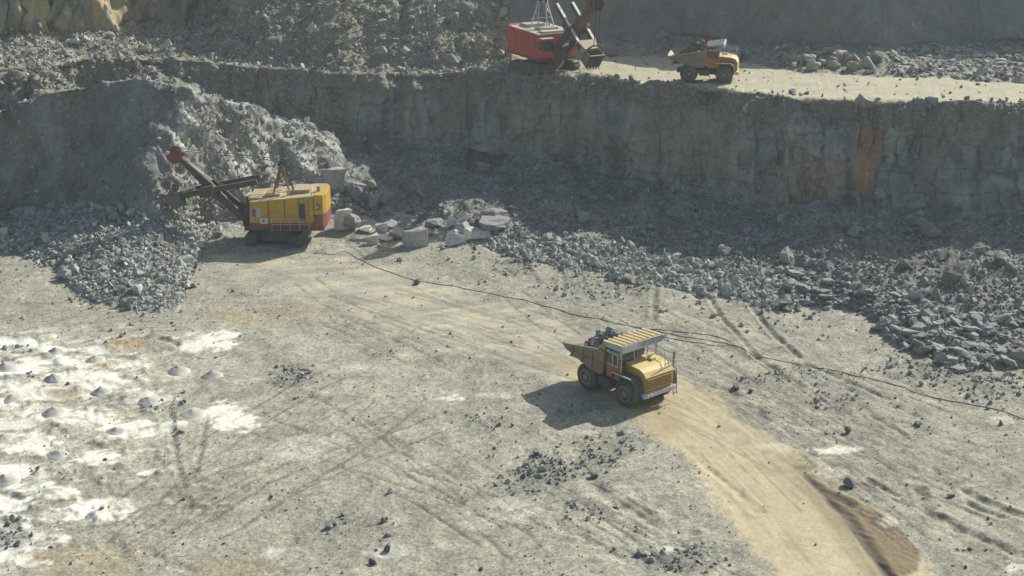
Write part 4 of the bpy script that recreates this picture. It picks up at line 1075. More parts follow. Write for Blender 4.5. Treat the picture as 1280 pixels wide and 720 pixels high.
def make_truck(label, loc, rz, striped):
    cab_lo = M_ORGD if striped else M_ORG; hood_m = M_YEL if striped else M_ORG; hood_t = M_YELT if striped else M_IVORY
    root = empty('dump_truck', loc, rz)
    tag(root, label, 'dump truck')
    FX, RX, R = 1.75, -1.75, .88
    # chassis with axles, tanks between the wheels
    c = MB()
    for s in (-1, 1): c.box(-3.0, 2.7, s * .55 - .11, s * .55 + .11, .82, 1.2)
    for x in (-2.6, -.9, .6, 2.3): c.box(x - .1, x + .1, -.44, .44, .86, 1.12)
    c.rod((FX, -1.35, R), (FX, 1.35, R), .16, 10).rod((RX, -1.2, R), (RX, 1.2, R), .26, 12)
    c.lathe_y([(.0, -.45), (.35, -.4), (.46, 0), (.35, .4), (.0, .45)], 20, (RX, 0, R))
    c.box(.05, 1.0, -.5, .5, .7, 1.5)
    c.rod((-.5, -.3, .95), (-.9, -.3, 1.75), .12, 10).rod((-.5, .3, .95), (-.9, .3, 1.75), .12, 10)
    c.build('chassis', M_DARK, root, .015)
    tk = MB().box(-.75, .25, -1.55, -.72, .72, 1.28); tk.rod((-.6, -1.2, 1.28), (-.6, -1.2, 1.36), .09, 10)
    tk.build('fuel_tank', M_DARK, root, .05)
    MB().box(-.7, .3, .75, 1.5, .72, 1.3).build('air_tank', M_DARK, root, .08)
    # wheels
    for s in (-1, 1):
        make_wheel(root, FX, s * 1.40, R, .55, s, M_RIM if striped else M_RIMD)
        make_wheel(root, RX, s * 1.42, R, .52, s, M_RIM if striped else M_RIMD)
        make_wheel(root, RX, s * .84, R, .52, s, M_RIMD)
    # front mudguards
    for s in (-1, 1):
        y0, y1 = (s * 1.02, s * 1.80)
        outer = [(.62, 1.70), (.72, 1.95), (1.0, 2.03), (2.35, 2.03), (2.62, 1.86), (2.74, 1.45), (2.74, .95)]
        inner = [(2.66, .95), (2.66, 1.42), (2.55, 1.80), (2.32, 1.95), (1.02, 1.95), (.78, 1.89), (.69, 1.68)]
        fm = MB().prism(outer + inner, min(y0, y1), max(y0, y1))
        fd = fm.build('mudguard', M_NAVY if striped else M_GREEN, root, .0)
        ed = MB().box(.72, 2.4, s * 1.79 - .03, s * 1.79 + .04, 2.02, 2.09)
        ed.build('edge_strip', M_WHITE if striped else M_LGREY, fd)
    # hood: side panels, sloping top, nose
    hx = [(.95, 1.30), (.95, 2.62), (2.35, 2.52), (2.72, 2.38), (2.92, 2.10), (2.92, 1.18), (2.7, 1.05)]
    hd = MB().prism(hx, -1.02, 1.30).build('hood', hood_m, root, .04)
    tp = MB().loft([(.92, -1.06, 2.63), (2.36, -1.06, 2.53), (2.74, -1.06, 2.39), (2.96, -1.06, 2.12), (2.93, -1.06, 2.09), (2.70, -1.06, 2.36), (2.34, -1.06, 2.50), (.92, -1.06, 2.60)],
                   [(.92, 1.34, 2.63), (2.36, 1.34, 2.53), (2.74, 1.34, 2.39), (2.96, 1.34, 2.12), (2.93, 1.34, 2.09), (2.70, 1.34, 2.36), (2.34, 1.34, 2.50), (.92, 1.34, 2.60)])
    tp.box(1.5, 1.9, .45, .8, 2.58, 2.72)
    tp.build('hood_top', hood_t, hd)
    gr = MB().box(2.90, 2.945, -.92, 1.20, 1.30, 2.0).build('grille', M_OCHRE if striped else M_IVORY, hd)
    sl = MB()
    for k in range(6): sl.box(2.94, 3.02, -.95, 1.23, 1.31 + k * .125, 1.31 + k * .125 + .062)
    sl.build('grille_bars', M_YEL if striped else M_IVORY, gr, .008)
    bp = MB().box(2.78, 3.10, -1.25, 1.45, .84, 1.14).build('bumper', M_WHITE if striped else M_IVORY, root, .03)
    for y in (-1.02, -.78, 1.0, 1.24):
        MB().lathe_y([(.115, -.02), (.115, .05), (.09, .075), (.0, .08)], 16).build('headlight', M_LAMP, root, 0, True, (3.10, y, .99)).rotation_euler = (0, 0, -PI / 2)
    # cab on the right-hand side of the truck
    cb = MB()
    cb.loft([(.05, -1.62, 1.55), (1.50, -1.62, 1.55), (1.50, -.25, 1.55), (.05, -.25, 1.55)], [(.05, -1.62, 2.45), (1.50, -1.62, 2.45), (1.50, -.25, 2.45), (.05, -.25, 2.45)])
    for x, y in ((.10, -1.57), (1.42, -1.57), (1.42, -.30), (.10, -.30), (.78, -1.57)):
        cb.beam((x, y, 2.44), (x - (.10 if x > 1 else 0), y, 3.22), .09)
    cab = cb.build('cab', cab_lo, root, .02)
    rf = MB().box(-.02, 1.50, -1.68, -.20, 3.22, 3.34).build('cab_roof', M_WHITE if not striped else M_LGREY, cab, .04)
    frame = MB()
    for x in (.78, 1.36): frame.beam((x, -1.635, 2.40), (x, -1.635, 3.24), .07)
    frame.beam((.10, -1.635, 2.45), (1.40, -1.635, 2.45), .06); frame.beam((.10, -1.635, 3.2), (1.34, -1.635, 3.2), .06)
    frame.build('window_frame', M_WHITE if striped else M_ORG, cab)
    for y in (-1.5, -.32): MB().beam((1.46, y, 2.45), (1.37, y, 3.22), .07).build('windscreen_post', M_WHITE if striped else M_ORG, cab)
    g = MB().box(.13, .74, -1.60, -1.57, 2.47, 3.20); g.build('window', M_GLASS, cab)
    MB().box(.82, 1.34, -1.60, -1.57, 2.47, 3.20).build('window', M_GLASS, cab)
    MB().loft([(1.44, -1.52, 2.47), (1.44, -.32, 2.47), (1.46, -.32, 2.47), (1.46, -1.52, 2.47)], [(1.35, -1.52, 3.2), (1.35, -.32, 3.2), (1.37, -.32, 3.2), (1.37, -1.52, 3.2)]).build('windscreen', M_GLASS, cab)
    MB().box(.08, .10, -1.5, -.4, 2.5, 3.18).build('rear_window', M_GLASS, cab)
    MB().box(.13, 1.35, -.33, -.30, 2.5, 3.18).build('window', M_GLASS, cab)
    dr = MB().box(.16, .80, -1.66, -1.62, 1.62, 2.43).build('door', M_ORG, cab, .01)
    MB().box(.66, .76, -1.70, -1.66, 2.05, 2.10).build('handle', M_DARK, dr)
    st = MB().box(.45, .95, -.5, -.3, 1.6, 2.35).box(.4, .55, -.55, -.25, 2.3, 2.9)
    st.build('seat', M_DARK, cab, .03)
    cab.scale = (.80, 1, 1)
    # deck on the other side with hand rails, ladder at the nose
    MB().box(.1, .93, -.2, 1.75, 1.98, 2.06).build('deck', M_NAVY if striped else M_GREEN, root)
    MB().rod((.35, .4, 2.06), (.35, .4, 3.05), .16, 12).rod((.35, .4, 3.05), (.2, .4, 3.3), .09, 10).build('air_filter', M_DARK, root, 0, True)
    rail = MB()
    rail.path([(2.75, 1.42, 2.05), (2.75, 1.42, 3.05), (.3, 1.68, 3.15), (.3, 1.68, 2.05)], .026); rail.rod((2.75, 1.42, 2.6), (.3, 1.68, 2.65), .022)
    for x, y in ((1.1, 1.60), (1.95, 1.5)): rail.rod((x, y, 2.05), (x, y, 3.1), .022)
    rail.path([(2.75, 1.42, 3.05), (2.8, .7, 3.05), (2.8, .7, 2.4)], .024)
    rail.build('handrail', M_LGREY, root)
    ld = MB()
    for y in (1.30, 1.62): ld.rod((3.02, y, .45), (2.88, y, 2.1), .025)
    for k in range(5): ld.rod((3.0 - .028 * k, 1.30, .55 + .33 * k), (3.0 - .028 * k, 1.62, .55 + .33 * k), .022)
    ld.build('ladder', M_DARK, root)
    mr = MB().rod((1.35, -1.62, 3.0), (1.55, -1.95, 3.0), .02).box(1.52, 1.57, -2.05, -1.85, 2.7, 3.15); mr.build('mirror', M_DARK, root)
    MB().rod((2.55, 1.72, 2.0), (2.55, 1.72, 3.05), .03).box(2.51, 2.58, 1.66, 1.78, 2.62, 3.0).build('mirror', M_DARK, root)
    # dump body
    hw = 1.72
    prof = [(-3.95, 2.62), (-3.6, 2.28), (-2.4, 1.92), (-1.2, 1.60), (-.35, 1.52), (-.12, 1.75), (.0, 3.20), (-.12, 3.22), (-3.4, 2.58)]
    b = MB()
    for s in (-1, 1): b.prism(prof, s * hw - .06, s * hw + .06)
    fl = [(-3.95, 2.62), (-3.6, 2.28), (-2.4, 1.92), (-1.2, 1.60), (-.35, 1.52), (-.30, 1.64), (-1.15, 1.72), (-2.35, 2.04), (-3.55, 2.40), (-3.90, 2.68)]
    b.prism(fl, -hw + .06, hw - .06)
    b.prism([(-.35, 1.53), (-.12, 1.75), (.02, 3.60), (-.10, 3.60), (-.24, 1.80)], -hw + .06, hw - .06)
    body = b.build('dump_body', M_BODY, root, .012)
    for s in (-1, 1):
        rb = MB()
        y = s * (hw + .1)
        rb.beam((-3.6, y, 2.59), (-.1, y, 3.20), .14, .16)
        rb.beam((-3.3, y, 2.32), (-.2, y, 2.30), .08, .10)
        for x, z0, z1 in ((-2.9, 2.12, 2.66), (-2.0, 1.84, 2.82), (-1.1, 1.60, 2.98)): rb.beam((x, y, z0), (x + .05, y, z1), .10, .12)
        rb.build('body_ribs', M_BODY, body, .01)
    ext = MB()
    for s in (-1, 1): ext.prism([(-.6, 3.10), (-.02, 3.22), (.1, 3.80), (-.1, 3.80)], s * hw - .05, s * hw + .05)
    ext.build('body_shoulder', M_YEL if striped else M_ORG, body)
    # canopy over the cab
    CF = 1.42 if striped else 1.55
    if striped:
        cn = MB().loft([(-.12, -hw, 3.58), (CF, -hw, 3.66), (CF, hw, 3.66), (-.12, hw, 3.58)], [(-.12, -hw, 3.63), (CF, -hw, 3.71), (CF, hw, 3.71), (-.12, hw, 3.63)])
        can = cn.build('canopy', M_OCHRE, body)  # shade between the bars is painted into this dark panel
        bars = MB(); nb = 9
        for k in range(nb):
            y = -hw + .09 + (2 * hw - .18) * k / (nb - 1)
            bars.loft([(-.2, y - .10, 3.63), (CF - .02, y - .10, 3.71), (CF - .02, y + .10, 3.71), (-.2, y + .10, 3.63)], [(-.2, y - .085, 3.84), (CF - .02, y - .085, 3.92), (CF - .02, y + .085, 3.92), (-.2, y + .085, 3.84)])
        bars.build('canopy_bars', M_IVORY, can)
        fs = MB().box(CF, CF + .09, -hw - .04, hw + .04, 3.42, 3.90).box(-.1, CF, -hw - .05, -hw, 3.52, 3.86).box(-.1, CF, hw, hw + .05, 3.52, 3.86)
        fs = fs.build('fascia', M_LGREY, can, .01)
        text_mesh('ЛАТ СОТОМ', .40, M_BLUE, 'lettering', fs, (CF + .098, .78, 3.68), (PI / 2, 0, PI / 2))
        MB().box(CF + .09, CF + .10, -1.66, .0, 3.47, 3.86).build('fascia_panel', M_WHITE, fs)
    else:
        cn = MB().loft([(-.15, -hw, 3.58), (-.15, hw, 3.58), (CF, hw, 3.84), (CF, -hw, 3.84)], [(-.15, -hw, 3.66), (-.15, hw, 3.66), (CF, hw, 3.92), (CF, -hw, 3.92)])
        can = cn.build('canopy', M_LGREY, body)
        rbb = MB()
        for k in range(7):
            y = -hw + .12 + (2 * hw - .24) * k / 6
            rbb.beam((-.12, y, 3.685), (CF - .05, y, 3.94), .07, .05)
        rbb.build('canopy_ribs', M_LGREY, can)
        MB().box(CF, CF + .10, -hw, hw, 3.55, 3.93).build('fascia', M_WHITE, can, .01)
    pst = MB()
    pst.bm.free()
    if striped:
        for s in (-1, 1): MB().beam((CF - .2, s * (hw - .2), 2.05), (CF - .2, s * (hw - .2), 3.62), .09).build('canopy_post', M_WHITE, root)
    return root

def load_rocks(root_loc, rz, dark, label, glabel, grp, seed, sc=1.0):
    """heap of rock in the dump body: fines as one mass, big rocks each of their own"""
    r = random.Random(seed); mt = Matrix.Translation(root_loc) @ Matrix.Rotation(rz, 4, 'Z') @ Matrix.Scale(sc, 4)
    V, F, Cc = [], [], []; rng = np.random.default_rng(seed)
    def h(x, y):
        t = (x + 3.5) / 3.4
        return (2.42 + .55 * t) + .8 * math.exp(-((x + 1.25) / .95) ** 2 - (y / 1.15) ** 2) - .25 * abs(y) / 1.6
    nx, ny = 22, 20
    base = []
    for i in range(nx):
        for j in range(ny):
            x = -3.45 + 3.2 * i / (nx - 1); y = -1.6 + 3.2 * j / (ny - 1)
            e = min(i, nx - 1 - i, j, ny - 1 - j)
            z = h(x, y) - (0.35 if e == 0 else 0) + .12 * float(noise(x * 2 + seed, y * 2, 0)) - .1
            V.append(mt @ Vector((x, y, z)))
    for i in range(nx - 1):
        for j in range(ny - 1):
            a = i * ny + j; F.append((a, a + ny, a + ny + 1, a + 1))
    # close the heap underneath so it is a solid body of rock
    nb0 = len(V)
    ring = [i * ny for i in range(nx)] + [(nx - 1) * ny + j for j in range(1, ny)] + [i * ny + ny - 1 for i in range(nx - 2, -1, -1)] + [j for j in range(ny - 2, 0, -1)]
    me = bpy.data.meshes.new('rock_load')
    bm = bmesh.new(); vs = [bm.verts.new(v) for v in V]
    for f in F: bm.faces.new([vs[k] for k in f])
    for k in range(240):
        x, y = r.uniform(-3.2, -.3), r.uniform(-1.5, 1.5); s = r.uniform(.1, .3)
        Vr, Fr = r.choice(SMALL); q = Euler((r.uniform(0, 6), r.uniform(0, 6), r.uniform(0, 6))).to_matrix()
        c = Vector((x, y, h(x, y) + s * .15))
        rv = [bm.verts.new(mt @ (c + q @ (Vector(v) * s))) for v in Vr]
        for f in Fr: bm.faces.new([rv[i] for i in f])
    bm.to_mesh(me); bm.free(); me.materials.append(M_LOAD)
    o = bpy.data.objects.new('rock_load', me); link(o); o.color = (*dark, 1)
    tag(o, label, 'rock load', None, 'stuff')
    for k in range(9):
        x, y = r.uniform(-2.3, -.7), r.uniform(-1.0, 1.0); s = r.uniform(.5, .95)
        c = tuple(v * r.uniform(.8, 1.3) for v in dark)
        boulder(mt @ Vector((x, y, h(x, y) + s * .18)), s, glabel, grp, BM, c, (r.uniform(0, 6), r.uniform(0, 6), r.uniform(0, 6)))

def place_by_wheels(rear_px, front_px, z, half=1.66, fx=1.75):
    """truck standing with its right-hand wheels on two places of the ground"""
    a, b = P(*rear_px, z), P(*front_px, z)
    d = (b - a).normalized(); rz = math.atan2(d.y, d.x)
    left = Vector((-d.y, d.x, 0)); m = (a + b) / 2 + left * half
    print('TRUCK', (b - a).length, math.degrees(rz))
    return m, rz
def level(p, reach=2.0):
    zs = [drop(p.x + i * reach * .5, p.y + j * reach * .5)[0] for i in (-1, 0, 1) for j in (-1, 0, 1)]
    return sum(zs) / len(zs)
m, rz = place_by_wheels((733, 487), (779, 508), 0.0)
m.z = level(m) + .0
T1 = make_truck('yellow mining dump truck with striped canopy, loaded, on the sandy haul road', m, rz, True)
load_rocks(m, rz, (.23, .235, .23), 'dark broken rock filling the dump body of the yellow truck', 'dark grey rock heaped in the dump body of the yellow truck', 'rocks on the yellow truck', 3)
m2, rz2 = place_by_wheels((862, 103), (903, 104.5), 11.25, 1.5)
m2.z = level(m2)
T2 = make_truck('orange mining dump truck with plain light grey canopy, loaded, on the bench road', m2, rz2, False)
T2.scale = (.92, .92, .92)
load_rocks(m2, rz2, (.12, .105, .095), 'dark brownish rock filling the dump body of the orange truck', 'dark brown rock heaped in the dump body of the orange truck', 'rocks on the orange truck', 8, .92)

# ------------------------------------------------------------------ electric rope shovels
def make_shovel(label, loc, rz, k):
    root = empty('rope_shovel', loc, rz); tag(root, label, 'excavator')
    yel = k == 'yellow'
    paint_m = M_YEL2 if yel else M_RED
    low_m = M_REDD if yel else M_RED
    # crawlers turned a little under the house
    ca = math.radians(k == 'yellow' and 84 or 20)
    def rot(p): return (p[0] * math.cos(ca) - p[1] * math.sin(ca), p[0] * math.sin(ca) + p[1] * math.cos(ca), p[2])
    CL = 2.35 if yel else 2.6
    for s in (-1, 1):
        y0, y1 = s * 1.45, s * 2.25
        pts = []
        for i in range(13): a = -PI / 2 + PI * i / 12; pts.append((CL - .5 + .5 * math.cos(a), .52 + .5 * math.sin(a)))
        for i in range(13): a = PI / 2 + PI * i / 12; pts.append((-CL + .5 + .5 * math.cos(a), .52 + .5 * math.sin(a)))
        A = [rot((x, y0, z)) for x, z in pts]; B = [rot((x, y1, z)) for x, z in pts]
        tr = MB().loft(A, B)
        n = len(pts)
        per = sum((Vector(A[(i + 1) % n]) - Vector(A[i])).length for i in range(n))
        for j in range(30):      # track plates
            t = per * j / 30
            for i in range(n):
                l = (Vector(A[(i + 1) % n]) - Vector(A[i])).length
                if t <= l: break
                t -= l
            f = t / l
            pa = Vector(A[i]).lerp(Vector(A[(i + 1) % n]), f); pb = Vector(B[i]).lerp(Vector(B[(i + 1) % n]), f)
            c = (Vector(rot((0, (y0 + y1) / 2, .52)))); d = (pa - Vector(rot((0, y0, .52)))).normalized()
            ex = (pb - pa).normalized() * .04
            tr.beam(pa + d * .01 - ex, pb + d * .01 + ex, .22, .07)
        t = tr.build('crawler_track', M_DARK, root)
        for i in range(5):
            x = -CL + .55 + i * (2 * CL - 1.1) / 4
            MB().rod(rot((x, s * 2.24, .48)), rot((x, s * 2.32, .48)), .30, 14).build('track_roller', M_DARK, t)
    A = [rot((x, y, .35)) for x, y in ((-1.6, -1.5), (1.6, -1.5), (1.6, 1.5), (-1.6, 1.5))]; B = [rot((x, y, 1.1)) for x, y in ((-1.4, -1.4), (1.4, -1.4), (1.4, 1.4), (-1.4, 1.4))]
    MB().loft(A, B).rod((0, 0, 1.05), (0, 0, 1.42), 1.65, 28).build('undercarriage', M_DARK, root, .02)
    MB().box(-4.1, 2.6, -2.0, 2.0, 1.36, 1.62).box(2.5, 2.9, -.9, .9, 1.4, 2.1).build('turntable_frame', M_DARK, root, .03)
    # machinery house
    hw = 2.1
    H1, H2 = (3.78, 4.32) if yel else (3.85, 4.0)
    X0, X1 = -3.3, 2.1 if yel else 2.45
    hs = MB().prism([(X0, 1.95), (X1, 1.95), (X1 - .12, H1), (X0, H2)], -hw, hw)
    house = hs.build('house', paint_m, root, .03)
    MB().box(X0 + .02, X1 + .03, -hw - .025, hw + .025, 1.62, 2.08).build('lower_band', low_m, house, .02)
    # rear counterweight with rounded back
    rp = [(X0 - .01, -hw + .03), (X0 - .75, -hw + .1), (X0 - 1.0, -hw + .75), (X0 - 1.05, 0), (X0 - 1.0, hw - .75), (X0 - .75, hw - .1), (X0 - .01, hw - .03)]
    MB().loft([(x, y, 1.62) for x, y in rp], [(x, y, 2.75) for x, y in rp]).build('counterweight', low_m, root, .05)
    MB().loft([(x, y, 2.755) for x, y in rp], [(x, y, H2 + .12) for x, y in rp]).build('rear_hood', paint_m, house, .07)
    rf = MB()
    rf.prism([(X0 - .02, H2 + .003), (X1 - .05, H1 + .003), (X1 - .05, H1 + .10), (X0 - .02, H2 + .10)], -hw - .06, hw + .06)
    roof = rf.build('roof', M_ROOFY if yel else M_ROOF, house, .02)
    rz_ = lambda x: H2 + (H1 - H2) * (x - X0) / (X1 - X0) + .10
    det = MB()
    det.box(-2.9, -1.5, -1.2, .9, rz_(-2.2) - .04, rz_(-2.2) + .28).box(-.4, .7, -.9, 1.1, rz_(.1) - .04, rz_(.1) + .22)
    det.box(1.2, 2.2, -1.5, 1.5, rz_(1.7) - .05, rz_(1.7) + .16)
    det.rod((-3.6, .6, H2 + .1), (-3.6, .6, H2 + .55), .16, 12).rod((-1.1, 1.1, rz_(-1.1) - .05), (-1.1, 1.1, rz_(-1.1) + .45), .10, 10)
    det.build('roof_hatches', M_ROOF if not yel else M_FORK, roof, .02)
    rl = MB()
    for s in (-1, 1):
        pts = [(x, s * (hw - .05), rz_(x) + .55) for x in (-3.2, -1.5, .2, 1.9)]
        rl.path(pts, .018)
        for p in pts: rl.rod((p[0], p[1], p[2] - .57), p, .018)
    rl.build('roof_rail', M_RUST if yel else M_LGREY, roof)
    # vertical seams on both long sides
    sm = MB()
    for x in (-2.1, -.9, .45):
        for s in (-1, 1): sm.beam((x, s * (hw + .01), 2.28), (x, s * (hw + .01), rz_(x) - .14), .05, .07)
    sm.build('wall_ribs', paint_m if not yel else M_OCHRE, house)
    # things on the long side that faces the viewer: left side of the yellow machine, right side of the red one
    s = 1 if yel else -1
    wn_ = MB().box(1.08, 1.88, min(s * hw, s * (hw + .04)), max(s * hw, s * (hw + .04)), 2.55, 3.40).build('window_frame', M_LGREY if yel else M_REDD, house)
    MB().box(1.14, 1.44, min(s * (hw + .03), s * (hw + .055)), max(s * (hw + .03), s * (hw + .055)), 2.62, 3.33).build('pane', M_LGREY if yel else M_RED, wn_)
    MB().box(1.52, 1.82, min(s * (hw + .03), s * (hw + .055)), max(s * (hw + .03), s * (hw + .055)), 2.62, 3.33).build('pane', M_REDD if yel else M_RED, wn_)
    if yel:
        pl = MB().box(.55, 1.22, hw + .03, hw + .07, 2.02, 2.52).build('number_plate', M_WHITE, house)
        pm = MB().box(.80, 1.0, hw + .07, hw + .078, 2.2, 2.38); pm.build('plate_mark', M_BLUE, pl)
        dr = MB().box(-2.62, -2.12, hw - .02, hw + .03, 2.3, 3.75).build('door', M_DARK, house)
        MB().lathe_y([(.30, 0), (.30, .05), (.22, .06), (.20, .02), (.02, .02)], 20).build('round_vent', M_DARK, house, 0, True, (-3.62, hw - .10, 3.45))
        wk = MB().box(-3.0, .1, hw + .03, hw + .75, 1.58, 1.66)
        walk = wk.build('walkway', M_DARK, root)
        rr = MB()
        xs = (-3.0, -2.2, -1.4, -.6, .1)
        for z in (2.15, 2.62): rr.rod((-3.0, hw + .72, z), (.1, hw + .72, z), .022)
        for x in xs: rr.rod((x, hw + .72, 1.64), (x, hw + .72, 2.62), .022)
        rr.build('handrail', M_LGREY, walk)
        lad = MB()
        for x in (-3.05, -2.65): lad.rod((x, hw + .8, .35), (x, hw + .8, 4.4), .025)
        for i in range(11): lad.rod((-3.05, hw + .8, .5 + i * .36), (-2.65, hw + .8, .5 + i * .36), .02)
        lad.build('ladder', M_OCHRE, root)
    else:
        for z in (3.9, 2.9): MB().box(X0 - 1.08, X0 - .98, -1.9, -1.2, z - .2, z + .1).build('vent', M_REDD, house)
        MB().box(-1.6, -.4, -hw - .05, -hw, 3.1, 3.5).build('panel', M_RED, house)
    # operator's cab at the front corner
    cy = -1.5
    cab = MB().box(X1 - .02, X1 + .75, cy - .62, cy + .62, 1.8, 3.55).build('operator_cab', paint_m, root, .03)
    MB().box(X1 + .74, X1 + .78, cy - .52, cy + .52, 2.45, 3.4).build('windscreen', M_GLASS, cab)
    for q in (-1, 1): MB().box(X1 + .1, X1 + .68, cy + q * .62 - .02, cy + q * .62 + .02, 2.5, 3.4).build('window', M_GLASS, cab)
    MB().box(X1 - .02, X1 + .8, cy - .66, cy + .66, 3.55, 3.62).build('cab_roof', M_ROOF, cab)
    # dark machinery in front of the house
    MB().box(X1, X1 + .5, -.8, .8, 1.6, 2.9).rod((X1 + .4, -1.0, 2.6), (X1 + .4, 1.0, 2.6), .35, 14).build('hoist_gear', M_DARK, root, .02)
    # gantry
    gx, gzt = -.55, 6.6
    ga = MB()
    for s in (-1, 1):
        ga.beam((.25, s * .95, rz_(.25) - .1), (gx + .1, s * .42, gzt), .11); ga.beam((-1.25, s * .95, rz_(-1.2) - .1), (gx - .1, s * .42, gzt), .11)
        ga.beam((-.1, s * .78, 5.1), (-1.0, s * .80, 5.0), .07); ga.beam((.0, s * .8, 5.0), (-.8, s * .62, 5.9), .06)
    ga.rod((gx, -.6, gzt), (gx, .6, gzt), .12, 10); ga.beam((-.1, -.8, 5.1), (-.1, .8, 5.1), .07)
    ga.build('gantry', M_RUST if yel else M_LGREY, root)
    for s in (-1, 1): MB().lathe_y([(.05, -.06), (.30, -.06), (.26, 0), (.30, .06), (.05, .06)], 20, (gx, s * .3, gzt + .12)).build('gantry_sheave', M_DARK, root)
    # boom
    F0, TIP = Vector((2.6, 0, 1.95)), Vector((8.3 if yel else 8.9, 0, 7.4))
    d = (TIP - F0).normalized(); up = Vector((-d.z, 0, d.x))
    bo = MB()
    mid = F0 + d * 4.3
    for s in (-1, 1):
        bo.loft([F0 + Vector((0, s * .95 - .16, 0)) - up * .2, F0 + Vector((0, s * .95 + .16, 0)) - up * .2, F0 + Vector((0, s * .95 + .16, 0)) + up * .25, F0 + Vector((0, s * .95 - .16, 0)) + up * .25],
                [mid + Vector((0, s * .55 - .18, 0)) - up * .42, mid + Vector((0, s * .55 + .18, 0)) - up * .42, mid + Vector((0, s * .55 + .18, 0)) + up * .42, mid + Vector((0, s * .55 - .18, 0)) + up * .42])
    b2 = MB().loft([mid + Vector((0, -.60, 0)) - up * .34, mid + Vector((0, .60, 0)) - up * .34, mid + Vector((0, .60, 0)) + up * .34, mid + Vector((0, -.60, 0)) + up * .34],
            [TIP + Vector((0, -.26, 0)) - up * .16, TIP + Vector((0, .26, 0)) - up * .16, TIP + Vector((0, .26, 0)) + up * .18, TIP + Vector((0, -.26, 0)) + up * .18])
    for t in (1.2, 2.6): bo.rod(F0 + d * t + Vector((0, -.9, 0)), F0 + d * t + Vector((0, .9, 0)), .10, 8)
    bo = bo.build('boom', M_DARK, root, .02)
    b2.build('boom_upper_section', M_DARK if yel else M_RUST, bo, .02)
    if yel:
        MB().beam(mid + up * .45 + d * .9 + Vector((0, .5, 0)), TIP + up * .3 - d * .6 + Vector((0, .3, 0)), .16, .08).build('boom_walkway', M_FORK, root)
    hsv = MB()
    for y in (-.42, 0.0, .42): hsv.lathe_y([(.06, -.07), (.62, -.07), (.54, 0), (.62, .07), (.06, .07)], 26, (TIP.x + .1, y, TIP.z))
    hsv.build('head_sheave', M_REDD if yel else M_RUST, root, 0, True)
    hb = MB().box(TIP.x - .5, TIP.x + .25, -.62, -.54, TIP.z - .42, TIP.z + .42).box(TIP.x - .5, TIP.x + .25, .54, .62, TIP.z - .42, TIP.z + .42)
    hb.rod((TIP.x + .1, -.75, TIP.z), (TIP.x + .1, .75, TIP.z), .12, 10)
    hb = hb.build('head_bracket', M_REDD if yel else M_RUST, root, .03)
    if yel:
        for x, z in ((-.75, .55), (.5, .35), (.55, -.4), (-.2, -.7), (-.85, -.15)): MB().box(TIP.x + x - .12, TIP.x + x + .12, .62, .78, TIP.z + z - .12, TIP.z + z + .12).build('warning_plate', M_WHITE, hb)
    # saddle and dipper stick
    if yel: S0, S1 = Vector((1.5, 0, 5.3)), Vector((7.7, 0, 4.15))
    else: S0, S1 = Vector((3.5, 0, 6.75)), Vector((7.9, 0, 3.35))
    sdv = (S1 - S0).normalized(); sup = Vector((-sdv.z, 0, sdv.x)) if sdv.x > 0 else Vector((sdv.z, 0, -sdv.x))
    # where the stick crosses the boom
    tt = max(.0, min(1.0, (5.7 - S0.x) / (S1.x - S0.x))); SC = S0.lerp(S1, tt)
    sa = MB()
    for s in (-1, 1): sa.loft([SC + Vector((0, s * 1.02 - .14, 0)) - sdv * .7 - sup * .45, SC + Vector((0, s * 1.02 + .14, 0)) - sdv * .7 - sup * .45, SC + Vector((0, s * 1.02 + .14, 0)) + sdv * .7 - sup * .45, SC + Vector((0, s * 1.02 - .14, 0)) + sdv * .7 - sup * .45],
                              [SC + Vector((0, s * 1.02 - .14, 0)) - sdv * .6 + sup * .42, SC + Vector((0, s * 1.02 + .14, 0)) - sdv * .6 + sup * .42, SC + Vector((0, s * 1.02 + .14, 0)) + sdv * .6 + sup * .42, SC + Vector((0, s * 1.02 - .14, 0)) + sdv * .6 + sup * .42])
    sa.rod(SC + Vector((0, -1.1, 0)) - sup * .2, SC + Vector((0, 1.1, 0)) - sup * .2, .3, 14)
    sa.build('saddle', M_DARK, root, .02)
    for s in (-1, 1):
        o = Vector((0, s * .86, 0))
        bar = MB().beam(S0 + o, S1 + o, .26, .46).build('dipper_stick', M_DARK if yel else M_DARK, root, .02)
        if yel:
            MB().beam(S0.lerp(S1, .70) + o + sup * .245, S1 + o + sup * .245, .16, .04).build('top_strip', M_CREAM, bar)
        else:
            MB().beam(S0 + o + sup * .25, S0.lerp(S1, .34) + o + sup * .25, .27, .05).build('top_strip', M_CREAM, bar)
            MB().beam(S0.lerp(S1, .56) + o + sup * .25, S0.lerp(S1, .90) + o + sup * .25, .27, .05).build('top_strip', M_CREAM, bar)
    yk = MB()
    yk.loft([S1 + Vector((0, -1.02, 0)) - sdv * .7 + sup * .28, S1 + Vector((0, 1.02, 0)) - sdv * .7 + sup * .28, S1 + Vector((0, 1.02, 0)) - sdv * .7 - sup * .28, S1 + Vector((0, -1.02, 0)) - sdv * .7 - sup * .28],
            [S1 + Vector((0, -.7, 0)) + sdv * .55 + sup * .3, S1 + Vector((0, .7, 0)) + sdv * .55 + sup * .3, S1 + Vector((0, .7, 0)) + sdv * .55 - sup * .3, S1 + Vector((0, -.7, 0)) + sdv * .55 - sup * .3])
    yk.build('stick_yoke', M_DARK if yel else M_FORK, root, .03)
    # dipper bucket: open box with thick lip, teeth, bail
    bc = S1 + sdv * .85 + Vector((0, 0, -.25)); BKS = .76
    ang = math.radians(18 if yel else 30)      # tilt of the mouth
    def bk(x, y, z):
        x, y, z = x * BKS, y * BKS, z * BKS
        return (bc.x + x * math.cos(ang) + z * math.sin(ang), y, bc.z - x * math.sin(ang) + z * math.cos(ang))
    b = MB(); wb = 1.0
